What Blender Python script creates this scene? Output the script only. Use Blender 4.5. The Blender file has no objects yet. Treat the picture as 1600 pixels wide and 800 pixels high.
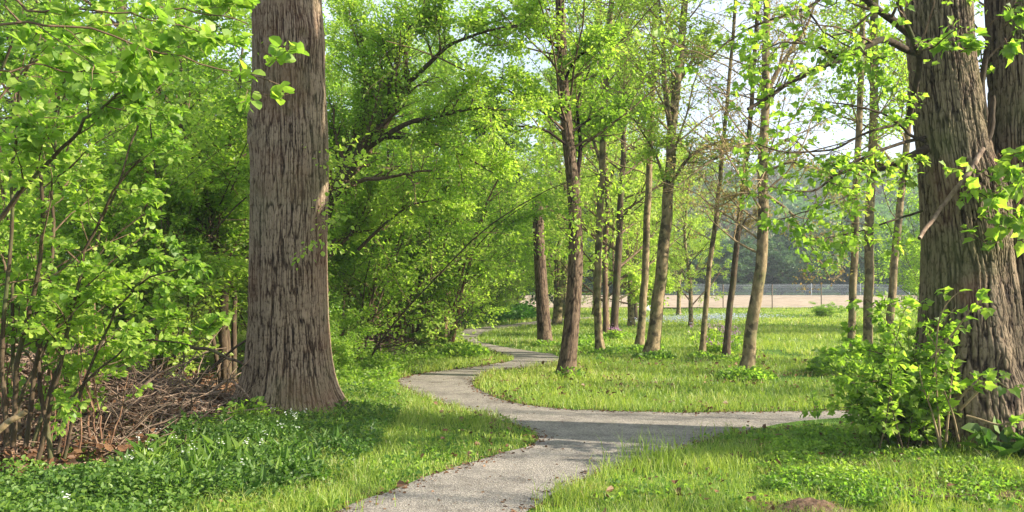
import bpy, math, numpy as np
from mathutils import Vector
PI = math.pi
rng = np.random.default_rng(11)

# ------------------------------------------------------------------ camera, world, sun, exposure
sc = bpy.context.scene
FPX, CAMZ = 1300.0, 1.6                       # focal length in pixels of the 1600 px wide photograph
PITCH = math.atan(35 / FPX)
cam = bpy.data.cameras.new('camera'); camo = bpy.data.objects.new('camera', cam)
sc.collection.objects.link(camo); sc.camera = camo
cam.sensor_width = 36; cam.lens = 36 * FPX / 1600; cam.clip_start = .05; cam.clip_end = 3000
camo.location = (0, 0, CAMZ); camo.rotation_euler = (PI / 2 + PITCH, 0, 0)

SUN_EL, SUN_AZ = math.radians(27), math.radians(102)
w = bpy.data.worlds.new('World'); sc.world = w; w.use_nodes = True
nt = w.node_tree; nt.nodes.clear()
out = nt.nodes.new('ShaderNodeOutputWorld'); bg = nt.nodes.new('ShaderNodeBackground')
sky = nt.nodes.new('ShaderNodeTexSky'); sky.sky_type = 'NISHITA'; sky.sun_disc = False
sky.sun_elevation = SUN_EL; sky.sun_rotation = SUN_AZ; sky.dust_density = 2.5; sky.air_density = 1.0; sky.ozone_density = 1.0
tc = nt.nodes.new('ShaderNodeTexCoord'); nz = nt.nodes.new('ShaderNodeTexNoise'); nz.inputs['Scale'].default_value = 2.2
nz.inputs['Detail'].default_value = 6; nz.inputs['Roughness'].default_value = .6
rp = nt.nodes.new('ShaderNodeMapRange'); rp.inputs[1].default_value = .35; rp.inputs[2].default_value = .62
rp.inputs[3].default_value = .4; rp.inputs[4].default_value = .72
mx = nt.nodes.new('ShaderNodeMix'); mx.data_type = 'RGBA'; mx.inputs[7].default_value = (4.6, 5.3, 6.3, 1)
nt.links.new(tc.outputs['Generated'], nz.inputs['Vector']); nt.links.new(nz.outputs['Fac'], rp.inputs[0])
nt.links.new(rp.outputs[0], mx.inputs[0]); nt.links.new(sky.outputs[0], mx.inputs[6])
nt.links.new(mx.outputs[2], bg.inputs['Color']); bg.inputs['Strength'].default_value = .09
nt.links.new(bg.outputs[0], out.inputs['Surface'])

sl = bpy.data.lights.new('sun', 'SUN'); sl.energy = 5.0; sl.angle = math.radians(.55); sl.color = (1, .9, .74)
so = bpy.data.objects.new('sun', sl); sc.collection.objects.link(so)
to_sun = Vector((math.sin(SUN_AZ) * math.cos(SUN_EL), math.cos(SUN_AZ) * math.cos(SUN_EL), math.sin(SUN_EL)))
so.rotation_euler = to_sun.to_track_quat('Z', 'Y').to_euler(); so.location = (20, -10, 30)
vs = sc.view_settings; vs.view_transform = 'Standard'; vs.look = 'None'; vs.gamma = 1; vs.exposure = 1.62
cy = sc.cycles; cy.max_bounces = 9; cy.diffuse_bounces = 6; cy.glossy_bounces = 2; cy.transmission_bounces = 6
cy.transparent_max_bounces = 4; cy.use_adaptive_sampling = True; cy.adaptive_threshold = .015
cy.use_denoising = True; cy.sample_clamp_indirect = 6
try: cy.denoising_prefilter = 'ACCURATE'
except Exception: pass
cy.caustics_reflective = False; cy.caustics_refractive = False

# ------------------------------------------------------------------ pixel helpers (pixel of the photograph -> place in the world)
cp, sp_ = math.cos(PITCH), math.sin(PITCH)
def P(px, py, Y):
    x = (px - 800) / FPX; z = (400 - py) / FPX
    dy = cp - z * sp_; dz = sp_ + z * cp
    return np.array([x / dy * Y, Y, CAMZ + dz / dy * Y])
def G(px, py):
    x = (px - 800) / FPX; z = (400 - py) / FPX
    dy = cp - z * sp_; dz = sp_ + z * cp
    s = -CAMZ / dz
    return np.array([x * s, dy * s])

# ------------------------------------------------------------------ noise
def _h(ix, iy, iz, s):
    n = (ix.astype(np.int64) * 374761393 + iy.astype(np.int64) * 668265263 + iz.astype(np.int64) * 2147483647 + s * 1274126177) & 0xFFFFFFFF
    n = ((n ^ (n >> 13)) * 1274126177) & 0xFFFFFFFF
    n = ((n ^ (n >> 15)) * 2246822519) & 0xFFFFFFFF
    return ((n ^ (n >> 16)) & 0xFFFFFF) / float(0xFFFFFF)
def vn(x, y, z=0, s=0):
    x, y, z = np.broadcast_arrays(np.asarray(x, float), np.asarray(y, float), np.asarray(z, float))
    ix, iy, iz = np.floor(x), np.floor(y), np.floor(z)
    fx, fy, fz = x - ix, y - iy, z - iz
    fx, fy, fz = [f * f * (3 - 2 * f) for f in (fx, fy, fz)]
    r = 0
    for a in (0, 1):
        for b in (0, 1):
            for c in (0, 1):
                r = r + (fx if a else 1 - fx) * (fy if b else 1 - fy) * (fz if c else 1 - fz) * _h(ix + a, iy + b, iz + c, s)
    return r
def fbm(x, y, z=0, s=0, o=3):
    r = 0; a = .5; t = 0
    for k in range(o):
        r = r + a * vn(np.asarray(x) * 2 ** k, np.asarray(y) * 2 ** k, np.asarray(z) * 2 ** k, s + k); t += a; a *= .5
    return r / t
def sstep(a, b, x):
    t = np.clip((x - a) / (b - a), 0, 1); return t * t * (3 - 2 * t)
def nrm(v): return v / (np.linalg.norm(v, axis=-1, keepdims=True) + 1e-9)

# ------------------------------------------------------------------ objects
def tag(o, label=None, cat=None, group=None, kind=None):
    if label: o['label'] = label
    if cat: o['category'] = cat
    if group: o['group'] = group
    if kind: o['kind'] = kind
    return o
def root(name, loc, label, cat, group=None):
    o = bpy.data.objects.new(name, None); sc.collection.objects.link(o); o.location = loc; o.empty_display_size = .2
    return tag(o, label, cat, group)
def mk(name, V, quads=None, tris=None, mat=None, parent=None, tint=None, smooth=False, org=(0, 0, 0), vattr=None):
    V = np.asarray(V, float) - np.asarray(org, float)
    q = np.zeros((0, 4), int) if quads is None else np.asarray(quads, int).reshape(-1, 4)
    t = np.zeros((0, 3), int) if tris is None else np.asarray(tris, int).reshape(-1, 3)
    me = bpy.data.meshes.new(name)
    me.vertices.add(len(V)); me.vertices.foreach_set('co', V.astype(np.float32).ravel())
    nl = len(q) * 4 + len(t) * 3
    me.loops.add(nl); me.loops.foreach_set('vertex_index', np.concatenate([q.ravel(), t.ravel()]).astype(np.int32))
    me.polygons.add(len(q) + len(t))
    me.polygons.foreach_set('loop_start', np.concatenate([np.arange(len(q)) * 4, len(q) * 4 + np.arange(len(t)) * 3]).astype(np.int32))
    if smooth: me.polygons.foreach_set('use_smooth', np.ones(len(q) + len(t), bool))
    else: me.polygons.foreach_set('use_smooth', np.zeros(len(q) + len(t), bool))
    if tint is not None:
        a = me.attributes.new('tint', 'FLOAT', 'FACE'); a.data.foreach_set('value', np.asarray(tint, np.float32))
    if vattr is not None:
        a = me.attributes.new('bark', 'FLOAT', 'POINT'); a.data.foreach_set('value', np.asarray(vattr, np.float32))
    me.update(calc_edges=True)
    if mat: me.materials.append(mat)
    o = bpy.data.objects.new(name, me); sc.collection.objects.link(o)
    if parent: o.parent = parent
    return o
def clone(r, loc, rz=0, s=1, label=None, group=None):
    c = r.copy(); sc.collection.objects.link(c); c.location = loc; c.rotation_euler = (0, 0, rz)
    c.scale = (s, s, s) if np.isscalar(s) else s
    if label: c['label'] = label
    if group: c['group'] = group
    for ch in r.children:
        d = ch.copy(); sc.collection.objects.link(d); d.parent = c
    return c

# ------------------------------------------------------------------ materials
def N(nt, t, **k):
    n = nt.nodes.new(t)
    for a, b in k.items(): setattr(n, a, b)
    return n
def ramp(nt, stops):
    r = N(nt, 'ShaderNodeValToRGB'); e = r.color_ramp.elements
    while len(e) < len(stops): e.new(.5)
    for i, (p, c) in enumerate(stops): e[i].position = p; e[i].color = (*c, 1)
    return r
def newmat(name):
    m = bpy.data.materials.new(name); m.use_nodes = True; m.node_tree.nodes.clear()
    return m, m.node_tree, N(m.node_tree, 'ShaderNodeOutputMaterial')
def leafmat(name, stops, trans=.5, tmul=(1.75, 2.0, 1.1), gloss=.02):
    m, nt, o = newmat(name)
    at = N(nt, 'ShaderNodeAttribute'); at.attribute_name = 'tint'
    oi = N(nt, 'ShaderNodeObjectInfo')
    ad = N(nt, 'ShaderNodeMath', operation='MULTIPLY_ADD'); ad.inputs[1].default_value = .22; ad.inputs[2].default_value = -.11
    nt.links.new(oi.outputs['Random'], ad.inputs[0])
    a2 = N(nt, 'ShaderNodeMath', operation='ADD'); nt.links.new(at.outputs['Fac'], a2.inputs[0]); nt.links.new(ad.outputs[0], a2.inputs[1])
    r = ramp(nt, stops); nt.links.new(a2.outputs[0], r.inputs[0])
    d = N(nt, 'ShaderNodeBsdfDiffuse'); t = N(nt, 'ShaderNodeBsdfTranslucent'); g = N(nt, 'ShaderNodeBsdfGlossy')
    g.inputs['Roughness'].default_value = .5; g.inputs['Color'].default_value = (1, 1, 1, 1)
    mu = N(nt, 'ShaderNodeMix', data_type='RGBA', blend_type='MULTIPLY'); mu.inputs[0].default_value = 1; mu.clamp_result = False
    mu.inputs[7].default_value = (*tmul, 1)
    nt.links.new(r.outputs[0], d.inputs[0]); nt.links.new(r.outputs[0], mu.inputs[6]); nt.links.new(mu.outputs[2], t.inputs[0])
    s = N(nt, 'ShaderNodeMixShader'); s.inputs[0].default_value = trans
    nt.links.new(d.outputs[0], s.inputs[1]); nt.links.new(t.outputs[0], s.inputs[2])
    s2 = N(nt, 'ShaderNodeMixShader'); s2.inputs[0].default_value = gloss
    nt.links.new(s.outputs[0], s2.inputs[1]); nt.links.new(g.outputs[0], s2.inputs[2]); nt.links.new(s2.outputs[0], o.inputs[0])
    return m
def barkmat(name, c0, c1, c2, scale=14, stretch=.18, bump=.5, bark=False, moss=None, rough=.9, patch=None, dist=.02):
    m, nt, o = newmat(name)
    b = N(nt, 'ShaderNodeBsdfPrincipled'); b.inputs['Roughness'].default_value = rough
    b.inputs['Specular IOR Level'].default_value = .2
    tc = N(nt, 'ShaderNodeTexCoord'); mp = N(nt, 'ShaderNodeMapping'); mp.inputs['Scale'].default_value = (1, 1, stretch)
    nt.links.new(tc.outputs['Object'], mp.inputs[0])
    n1 = N(nt, 'ShaderNodeTexNoise'); n1.inputs['Scale'].default_value = scale; n1.inputs['Detail'].default_value = 6; n1.inputs['Roughness'].default_value = .65
    nt.links.new(mp.outputs[0], n1.inputs['Vector'])
    fac = n1.outputs['Fac']
    if bark:
        at = N(nt, 'ShaderNodeAttribute'); at.attribute_name = 'bark'
        mm = N(nt, 'ShaderNodeMath', operation='MULTIPLY_ADD'); mm.inputs[1].default_value = .62
        sb = N(nt, 'ShaderNodeMath', operation='MULTIPLY'); sb.inputs[1].default_value = .45
        nt.links.new(n1.outputs['Fac'], sb.inputs[0]); nt.links.new(at.outputs['Fac'], mm.inputs[0]); nt.links.new(sb.outputs[0], mm.inputs[2])
        fac = mm.outputs[0]
    r = ramp(nt, [(.34, c0), (.56, c1), (.82, c2)] if bark else [(.3, c0), (.52, c1), (.75, c2)]); nt.links.new(fac, r.inputs[0]); col = r.outputs[0]
    for spec in (moss, patch):
        if spec:
            cc, sc_, lo, hi, am = spec
            n2 = N(nt, 'ShaderNodeTexNoise'); n2.inputs['Scale'].default_value = sc_; n2.inputs['Detail'].default_value = 4
            nt.links.new(tc.outputs['Object'], n2.inputs['Vector'])
            mr = N(nt, 'ShaderNodeMapRange'); mr.inputs[1].default_value = lo; mr.inputs[2].default_value = hi; mr.inputs[4].default_value = am
            nt.links.new(n2.outputs['Fac'], mr.inputs[0])
            mi = N(nt, 'ShaderNodeMix', data_type='RGBA'); mi.inputs[7].default_value = (*cc, 1)
            nt.links.new(mr.outputs[0], mi.inputs[0]); nt.links.new(col, mi.inputs[6]); col = mi.outputs[2]
    nt.links.new(col, b.inputs['Base Color'])
    bp = N(nt, 'ShaderNodeBump'); bp.inputs['Strength'].default_value = bump; bp.inputs['Distance'].default_value = dist
    nt.links.new(n1.outputs['Fac'], bp.inputs['Height']); nt.links.new(bp.outputs[0], b.inputs['Normal'])
    nt.links.new(b.outputs[0], o.inputs[0]); return m
def plain(name, col, rough=.7, metal=0):
    m, nt, o = newmat(name)
    b = N(nt, 'ShaderNodeBsdfPrincipled'); b.inputs['Roughness'].default_value = rough; b.inputs['Metallic'].default_value = metal
    n1 = N(nt, 'ShaderNodeTexNoise'); n1.inputs['Scale'].default_value = 9; n1.inputs['Detail'].default_value = 4
    tc = N(nt, 'ShaderNodeTexCoord'); nt.links.new(tc.outputs['Object'], n1.inputs['Vector'])
    r = ramp(nt, [(.3, tuple(c * .75 for c in col)), (.7, tuple(min(1, c * 1.2) for c in col))])
    nt.links.new(n1.outputs['Fac'], r.inputs[0]); nt.links.new(r.outputs[0], b.inputs['Base Color'])
    nt.links.new(b.outputs[0], o.inputs[0]); return m

LF = {
 'fresh': leafmat('leaf_fresh', [(0, (.11, .195, .028)), (.5, (.225, .325, .045)), (1, (.37, .44, .08))], .58),
 'mid':   leafmat('leaf_mid', [(0, (.075, .15, .026)), (.5, (.16, .26, .038)), (1, (.30, .385, .06))], .52),
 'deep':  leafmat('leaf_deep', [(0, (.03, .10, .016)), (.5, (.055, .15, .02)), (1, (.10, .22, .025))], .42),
 'lime':  leafmat('leaf_lime', [(0, (.20, .28, .045)), (.5, (.31, .39, .07)), (1, (.44, .49, .13))], .5),
 'bud':   leafmat('leaf_bud', [(0, (.30, .18, .08)), (.5, (.34, .27, .10)), (1, (.34, .40, .10))], .45, (1.3, 1.3, 1)),
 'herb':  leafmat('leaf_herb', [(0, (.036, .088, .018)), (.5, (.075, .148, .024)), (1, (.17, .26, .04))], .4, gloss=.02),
 'grass': leafmat('grass_blade', [(0, (.09, .155, .025)), (.45, (.225, .32, .045)), (.85, (.38, .45, .085)), (1, (.42, .38, .18))], .42, (1.6, 1.6, 1.0), gloss=.03),
 'dry':   leafmat('dead_leaf', [(0, (.07, .035, .018)), (.5, (.14, .07, .035)), (1, (.26, .16, .09))], .15, (1, 1, 1)),
 'fir':   leafmat('needle', [(0, (.01, .03, .012)), (1, (.03, .07, .025))], .15),
 'teal':  leafmat('leaf_blue_green', [(0, (.035, .085, .035)), (.5, (.065, .14, .05)), (1, (.13, .22, .06))], .35, (1.2, 1.2, 1)),
 'far':   leafmat('leaf_far', [(0, (.05, .12, .03)), (.5, (.085, .17, .04)), (1, (.15, .24, .05))], .35),
 'bare':  leafmat('bare_twig_mass', [(0, (.09, .08, .05)), (.6, (.14, .12, .07)), (1, (.15, .17, .06))], .2, (1, 1, 1)),
}
BK = {
 'big':  barkmat('bark_furrowed', (.012, .007, .005), (.080, .052, .034), (.27, .20, .14), 60, .3, .55, True,
                 moss=((.10, .12, .05), .9, .5, .7, .5), patch=((.13, .06, .033), 1.3, .48, .66, .5)),
 'right': barkmat('bark_ridged', (.010, .006, .004), (.060, .040, .026), (.215, .16, .105), 52, .3, .6, True,
                 moss=((.13, .14, .05), 1.1, .5, .68, .5), patch=((.22, .10, .07), 1.3, .56, .68, .45)),
 'brown': barkmat('bark_red_brown', (.018, .010, .007), (.064, .042, .028), (.155, .108, .072), 60, .3, .6, True),
 'dark': barkmat('bark_dark', (.05, .03, .022), (.12, .075, .05), (.24, .16, .11), 34, .12, .9),
 'tan':  barkmat('bark_smooth_tan', (.10, .07, .04), (.22, .165, .09), (.38, .30, .18), 16, .45, .6,
                 moss=((.11, .12, .045), 3.5, .48, .6, .65), patch=((.05, .038, .024), 7, .52, .60, .8)),
 'stem': barkmat('bark_stem', (.03, .02, .013), (.075, .052, .032), (.16, .12, .075), 20, .3, .4, moss=((.09, .12, .04), 2.2, .5, .65, .5)),
 'twig': barkmat('bark_twig', (.05, .032, .02), (.12, .08, .05), (.2, .14, .09), 20, .4, .1),
 'red':  barkmat('bark_reddish_shoot', (.07, .036, .022), (.15, .082, .05), (.30, .20, .13), 24, .3, .2),
 'ptwig': barkmat('bark_pale_twig', (.16, .11, .06), (.27, .20, .11), (.36, .28, .17), 20, .4, .1),
 'limb': barkmat('bark_limb', (.018, .012, .008), (.045, .032, .02), (.10, .075, .045), 26, .3, .5, moss=((.07, .09, .03), 3, .55, .7, .5)),
 'dead': barkmat('dead_wood', (.07, .045, .03), (.20, .14, .10), (.42, .33, .25), 14, .5, .5),
}

# ------------------------------------------------------------------ branches and leaves
UP = np.array([0, 0, 1.])
def resample(pts, n):
    pts = np.asarray(pts, float)
    d = np.r_[0, np.cumsum(np.linalg.norm(np.diff(pts, axis=0), axis=1))]
    # catmull-rom-like smoothing through linear interpolation of finely smoothed points
    t = np.linspace(0, d[-1], n * 4)
    q = np.stack([np.interp(t, d, pts[:, i]) for i in range(3)], 1)
    k = max(1, n * 4 // (len(pts) * 3))
    if k > 1:
        pad = np.vstack([q[0] + (q[0] - q[1:k + 1])[::-1], q, q[-1] + (q[-1] - q[-k - 1:-1])[::-1]])
        ker = np.ones(2 * k + 1) / (2 * k + 1)
        q = np.stack([np.convolve(pad[:, i], ker, 'valid') for i in range(3)], 1)
    return q[np.linspace(0, len(q) - 1, n).round().astype(int)]
def tubes(Pl, R, k):
    """Pl (M,n,3), R (M,n) -> verts, quads, one open tube with a closed tip per polyline"""
    M, n, _ = Pl.shape
    T = np.gradient(Pl, axis=1); T = nrm(T)
    mean = nrm(Pl[:, -1] - Pl[:, 0])
    ref = np.zeros((M, 3)); ref[np.arange(M), np.argmin(np.abs(mean), axis=1)] = 1
    U = nrm(np.cross(T, ref[:, None, :])); W = np.cross(T, U)
    a = np.arange(k) * 2 * PI / k
    V = Pl[:, :, None, :] + R[:, :, None, None] * (np.cos(a)[None, None, :, None] * U[:, :, None, :] + np.sin(a)[None, None, :, None] * W[:, :, None, :])
    i = np.arange(n - 1)[:, None]; j = np.arange(k)[None, :]
    q = np.stack([i * k + j, i * k + (j + 1) % k, (i + 1) * k + (j + 1) % k, (i + 1) * k + j], -1).reshape(-1, 4)
    Q = (q[None] + (np.arange(M) * n * k)[:, None, None]).reshape(-1, 4)
    return V.reshape(-1, 3), Q
def joinT(parts):
    V, Q, o = [], [], 0
    for v, q in parts:
        V.append(v); Q.append(q + o); o += len(v)
    return np.vstack(V), np.vstack(Q)
def kids(Pl, R, n, t0, t1, ang, ln, npts, rr=.55, wig=.12, trop=.05, fall=.45, flat=1.0, absl=False, rmin=.0025, tip=.3, r=rng, side=None):
    M, K, _ = Pl.shape
    t = t0 + (t1 - t0) * (np.arange(n)[None] + r.random((M, n))) / n
    x = t * (K - 1); i = np.clip(x.astype(int), 0, K - 2); f = (x - i)[..., None]
    m = np.arange(M)[:, None]
    pos = Pl[m, i] * (1 - f) + Pl[m, i + 1] * f
    T = nrm(Pl[m, i + 1] - Pl[m, i])
    rad = R[m, i] * (1 - f[..., 0]) + R[m, i + 1] * f[..., 0]
    L = np.linalg.norm(np.diff(Pl, axis=1), axis=2).sum(1)[:, None]
    az = r.random((M, n)) * 2 * PI
    ref = np.where(np.abs(T[..., 2:3]) > .8, np.array([1., 0, 0]), UP)
    U = nrm(np.cross(T, ref)); W = np.cross(T, U)
    p = np.cos(az)[..., None] * U + np.sin(az)[..., None] * W
    p = p * np.array([1, 1, flat]);
    if side is not None: p = p + np.asarray(side)
    p = nrm(p)
    an = ang * (1 + .35 * (r.random((M, n)) - .5))
    d = nrm(np.cos(an)[..., None] * T + np.sin(an)[..., None] * p)
    le = (ln if absl else ln * L) * (1 - fall * t) * (.65 + .7 * r.random((M, n)))
    d = d.reshape(-1, 3); pos = pos.reshape(-1, 3); le = le.reshape(-1); rad = rad.reshape(-1)
    out = np.zeros((len(d), npts, 3)); out[:, 0] = pos; st = (le / (npts - 1))[:, None]
    for s in range(1, npts):
        d = nrm(d + wig * r.standard_normal(d.shape) + trop * UP)
        out[:, s] = out[:, s - 1] + d * st
    r0 = np.maximum(rad * rr, rmin)
    RR = r0[:, None] * np.linspace(1, tip, npts)[None]
    return out, np.maximum(RR, rmin * .6)
OVAL = (np.array([(0, 0), (.28, .36), (.7, .3), (1, 0), (.7, -.3), (.28, -.36)]), [(0, 3, 2, 1), (0, 5, 4, 3)], [])
ROUND = (np.array([(0, 0), (.1, .36), (.5, .5), (.86, .28), (1, 0), (.86, -.28), (.5, -.5), (.1, -.36), (.5, 0)]),
         [(0, 8, 2, 1), (8, 4, 3, 2), (0, 7, 6, 8), (8, 6, 5, 4)], [])
DIAM = (np.array([(0, 0), (.45, .38), (1, 0), (.45, -.38)]), [(0, 3, 2, 1)], [])
LANCE = (np.array([(0, .02), (.25, .12), (.6, .13), (1, 0), (.6, -.13), (.25, -.12), (0, -.02)]), [(0, 3, 2, 1), (6, 5, 4, 3)], [(0, 6, 3)])
_mo = [(0, 0), (-.1, .2), (.02, .42), (.24, .40), (.56, .50), (.66, .27), (1, 0)]
_mo = _mo + [(a, -b) for a, b in _mo[1:-1][::-1]]
MAPLE = (np.array(_mo + [(.36, 0)]), [], [(12, (i + 1) % 12, i) for i in range(12)])
def leaves(pos, d, size, tpl=OVAL, tilt=.5, fold=.25, droop=.25, r=rng, up=UP, tint=None):
    n = len(pos); p, q, t = tpl
    X = nrm(d); Nn = nrm(np.asarray(up) + tilt * r.standard_normal((n, 3)))
    Y = nrm(np.cross(Nn, X)); Z = np.cross(X, Y)
    u = p[:, 0][None, :, None]; v = p[:, 1][None, :, None]; s = np.asarray(size).reshape(-1, 1, 1) * np.ones((n, 1, 1))
    cur = (droop * (.4 + 1.2 * r.random((n, 1, 1))))
    V = pos[:, None, :] + s * (u * X[:, None] + v * Y[:, None] + (fold * np.abs(v) - cur * u * u) * Z[:, None])
    nv = len(p); off = (np.arange(n) * nv)[:, None, None]
    Q = (np.array(q, int).reshape(1, -1, 4) + off).reshape(-1, 4) if q else np.zeros((0, 4), int)
    Tr = (np.array(t, int).reshape(1, -1, 3) + off).reshape(-1, 3) if t else np.zeros((0, 3), int)
    if tint is None: tint = np.clip(.5 + .2 * r.standard_normal(n), 0, 1)
    ti = np.concatenate([np.repeat(tint, len(q)), np.repeat(tint, len(t))])
    return V.reshape(-1, 3), Q, Tr, ti
def leafpos(Pl, n, t0=.1, t1=1, spread=.03, r=rng, out=.8):
    M, K, _ = Pl.shape
    t = t0 + (t1 - t0) * r.random((M, n)); x = t * (K - 1); i = np.clip(x.astype(int), 0, K - 2); f = (x - i)[..., None]
    m = np.arange(M)[:, None]
    pos = Pl[m, i] * (1 - f) + Pl[m, i + 1] * f; T = nrm(Pl[m, i + 1] - Pl[m, i])
    rd = r.standard_normal((M, n, 3)); rd[..., 2] *= .5; rd = nrm(rd)
    d = nrm(T * .6 + rd * out)
    pos = pos + rd * spread * r.random((M, n, 1))
    return pos.reshape(-1, 3), d.reshape(-1, 3)
def clumptint(pos, s, sc_=.9, r=rng):
    return np.clip(.5 + .9 * (fbm(pos[:, 0] * sc_, pos[:, 1] * sc_, pos[:, 2] * sc_, s, 2) - .5) + .17 * r.standard_normal(len(pos)), 0, 1)
def mkleaves(name, pos, d, size, tpl, mat, parent, org, tilt=.5, s=0, keep=None, droop=.25, sj=.48, fold=.25):
    if keep is not None: pos, d = pos[keep], d[keep]
    sz = size * (1 - sj + 2 * sj * rng.random(len(pos)))
    V, Q, T, ti = leaves(pos, d, sz, tpl, tilt, droop=droop, tint=clumptint(pos, s), fold=fold)
    return mk(name, V, Q, T, mat, parent, ti, org=org)

# furrowed trunk: real relief
def trunkmesh(path, rad, name, mat, parent, org, nth=300, nz=420, amp=.022, freq=9, flute=.0, seed=1, bumps=(), stretch=.13, flare=0):
    """path (n,3), rad (n,2) half-width in x and y"""
    C = resample(path, nz)
    dd = np.r_[0, np.cumsum(np.linalg.norm(np.diff(np.asarray(path, float), axis=0), axis=1))]
    t = np.linspace(0, dd[-1], nz); rx = np.interp(t, dd, np.asarray(rad)[:, 0]); ry = np.interp(t, dd, np.asarray(rad)[:, 1])
    k = 9; ker = np.ones(2 * k + 1) / (2 * k + 1)
    rx = np.convolve(np.pad(rx, k, 'edge'), ker, 'valid'); ry = np.convolve(np.pad(ry, k, 'edge'), ker, 'valid')
    th = np.arange(nth) * 2 * PI / nth
    TH, Zi = np.meshgrid(th, np.arange(nz)); RX = rx[:, None]; RY = ry[:, None]
    zz = C[:, 2][:, None] + 0 * TH
    bx, by = np.cos(TH) * RX.mean(), np.sin(TH) * RY.mean()
    low = fbm(bx * 2.2, by * 2.2, zz * .7, seed, 3) - .5
    wx = (fbm(bx * 3, by * 3, zz * 2.0, seed + 5, 2) - .5) * .5
    n1 = vn(bx * freq + wx * 2, by * freq + wx * 2, zz * freq * stretch, seed + 9)
    n2 = vn(bx * freq * 1.7 + 7, by * freq * 1.7 + wx * 2, zz * freq * stretch * 3.5, seed + 10)
    cr = sstep(.0, .22, np.abs(2 * vn(bx * freq * .8, by * freq * .8, zz * freq * .55, seed + 12) - 1))
    n3 = fbm(bx * freq * 4, by * freq * 4, zz * freq * 1.1, seed + 11, 2)
    f1 = sstep(0, .30, np.abs(2 * n1 - 1)); f2 = sstep(0, .38, np.abs(2 * n2 - 1))
    h = .5 * f1 + .3 * f2 + .16 * cr + .3 * (n3 - .4)
    fl = flute * (sstep(.35, .65, vn(np.cos(TH) * 2.6, np.sin(TH) * 2.6, zz * .25, seed + 20)) - .5) * np.clip(1.6 - zz * .35, .25, 1.6)
    base = flare * np.exp(-np.maximum(zz, 0) / .28) * (.1 + 1.8 * vn(np.cos(TH) * 2.2, np.sin(TH) * 2.2, 0, seed + 30))
    rr = 1 + low * .09 + fl + base
    disp = amp * (h - .6)
    for bt, bz, bs, bh, ring in bumps:
        dt = ((TH - bt + PI) % (2 * PI) - PI) * RX.mean(); d2 = np.sqrt(dt ** 2 + ((zz - bz) * .75) ** 2) / bs
        disp = disp + (bh * np.exp(-d2 ** 2) - (ring * np.exp(-((d2 * 2.2) ** 2))))
    X = C[:, 0][:, None] + np.cos(TH) * (RX * rr + disp); Y = C[:, 1][:, None] + np.sin(TH) * (RY * rr + disp)
    V = np.stack([X, Y, zz], -1).reshape(-1, 3)
    i = np.arange(nz - 1)[:, None]; j = np.arange(nth)[None]
    q = np.stack([i * nth + j, i * nth + (j + 1) % nth, (i + 1) * nth + (j + 1) % nth, (i + 1) * nth + j], -1).reshape(-1, 4)
    return mk(name, V, q, None, mat, parent, smooth=True, org=org, vattr=np.clip(h, 0, 1).ravel())

# ------------------------------------------------------------------ terrain, path, field
def pip(x, y, poly):
    x = np.asarray(x); y = np.asarray(y); r = np.zeros(x.shape, bool); n = len(poly)
    for i in range(n):
        x1, y1 = poly[i]; x2, y2 = poly[(i + 1) % n]
        if y1 == y2: continue
        r ^= ((y1 > y) != (y2 > y)) & (x < (x2 - x1) * (y - y1) / (y2 - y1) + x1)
    return r
path_px = [(60, 960), (300, 880), (530, 800), (600, 772), (680, 742), (760, 716), (820, 700), (852, 688), (838, 675), (800, 662), (740, 645),
           (690, 630), (650, 618), (622, 604), (617, 593), (666, 583), (715, 577), (760, 571), (798, 565), (803, 560), (780, 552), (747, 541),
           (728, 532), (718, 522), (728, 514), (780, 509), (838, 502), (900, 497), (930, 495), (930, 498), (900, 501), (845, 506), (800, 512),
           (760, 519), (744, 527), (750, 535), (780, 541), (822, 548), (860, 553), (874, 560), (870, 569), (840, 573), (800, 577), (765, 580),
           (742, 595), (740, 605), (762, 618), (800, 630), (850, 638), (900, 642), (1000, 645), (1100, 645), (1200, 644), (1330, 643), (1500, 641),
           (2100, 636), (2100, 670), (1500, 669), (1330, 667), (1230, 670), (1150, 676), (1095, 688), (1060, 703), (1000, 716), (940, 741), (880, 766),
           (840, 790), (815, 805), (700, 870), (560, 960)]
PATH = [tuple(G(*p)) for p in path_px]
def densify(poly, step=.12, jit=.035, seed=3):
    out = []
    n = len(poly)
    for i in range(n):
        a = np.array(poly[i]); b = np.array(poly[(i + 1) % n]); k = max(1, int(np.linalg.norm(b - a) / step))
        for s in range(k): out.append(a + (b - a) * s / k)
    o = np.array(out); k = 2; ker = np.ones(5) / 5
    o = np.stack([np.convolve(np.r_[o[-k:, c], o[:, c], o[:k, c]], ker, 'valid') for c in (0, 1)], 1)
    t = np.arange(len(o)) * .35
    o[:, 0] += (fbm(o[:, 0] * 3, o[:, 1] * 3, 0, seed) - .5) * jit * 4; o[:, 1] += (fbm(o[:, 0] * 3, o[:, 1] * 3, 0, seed + 7) - .5) * jit * 4
    return o
PATHD = densify(PATH)
# distance-to-path-edge field on a grid for fast look-up
def in_path(x, y): return pip(x, y, [tuple(p) for p in PATHD[::2]])

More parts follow.
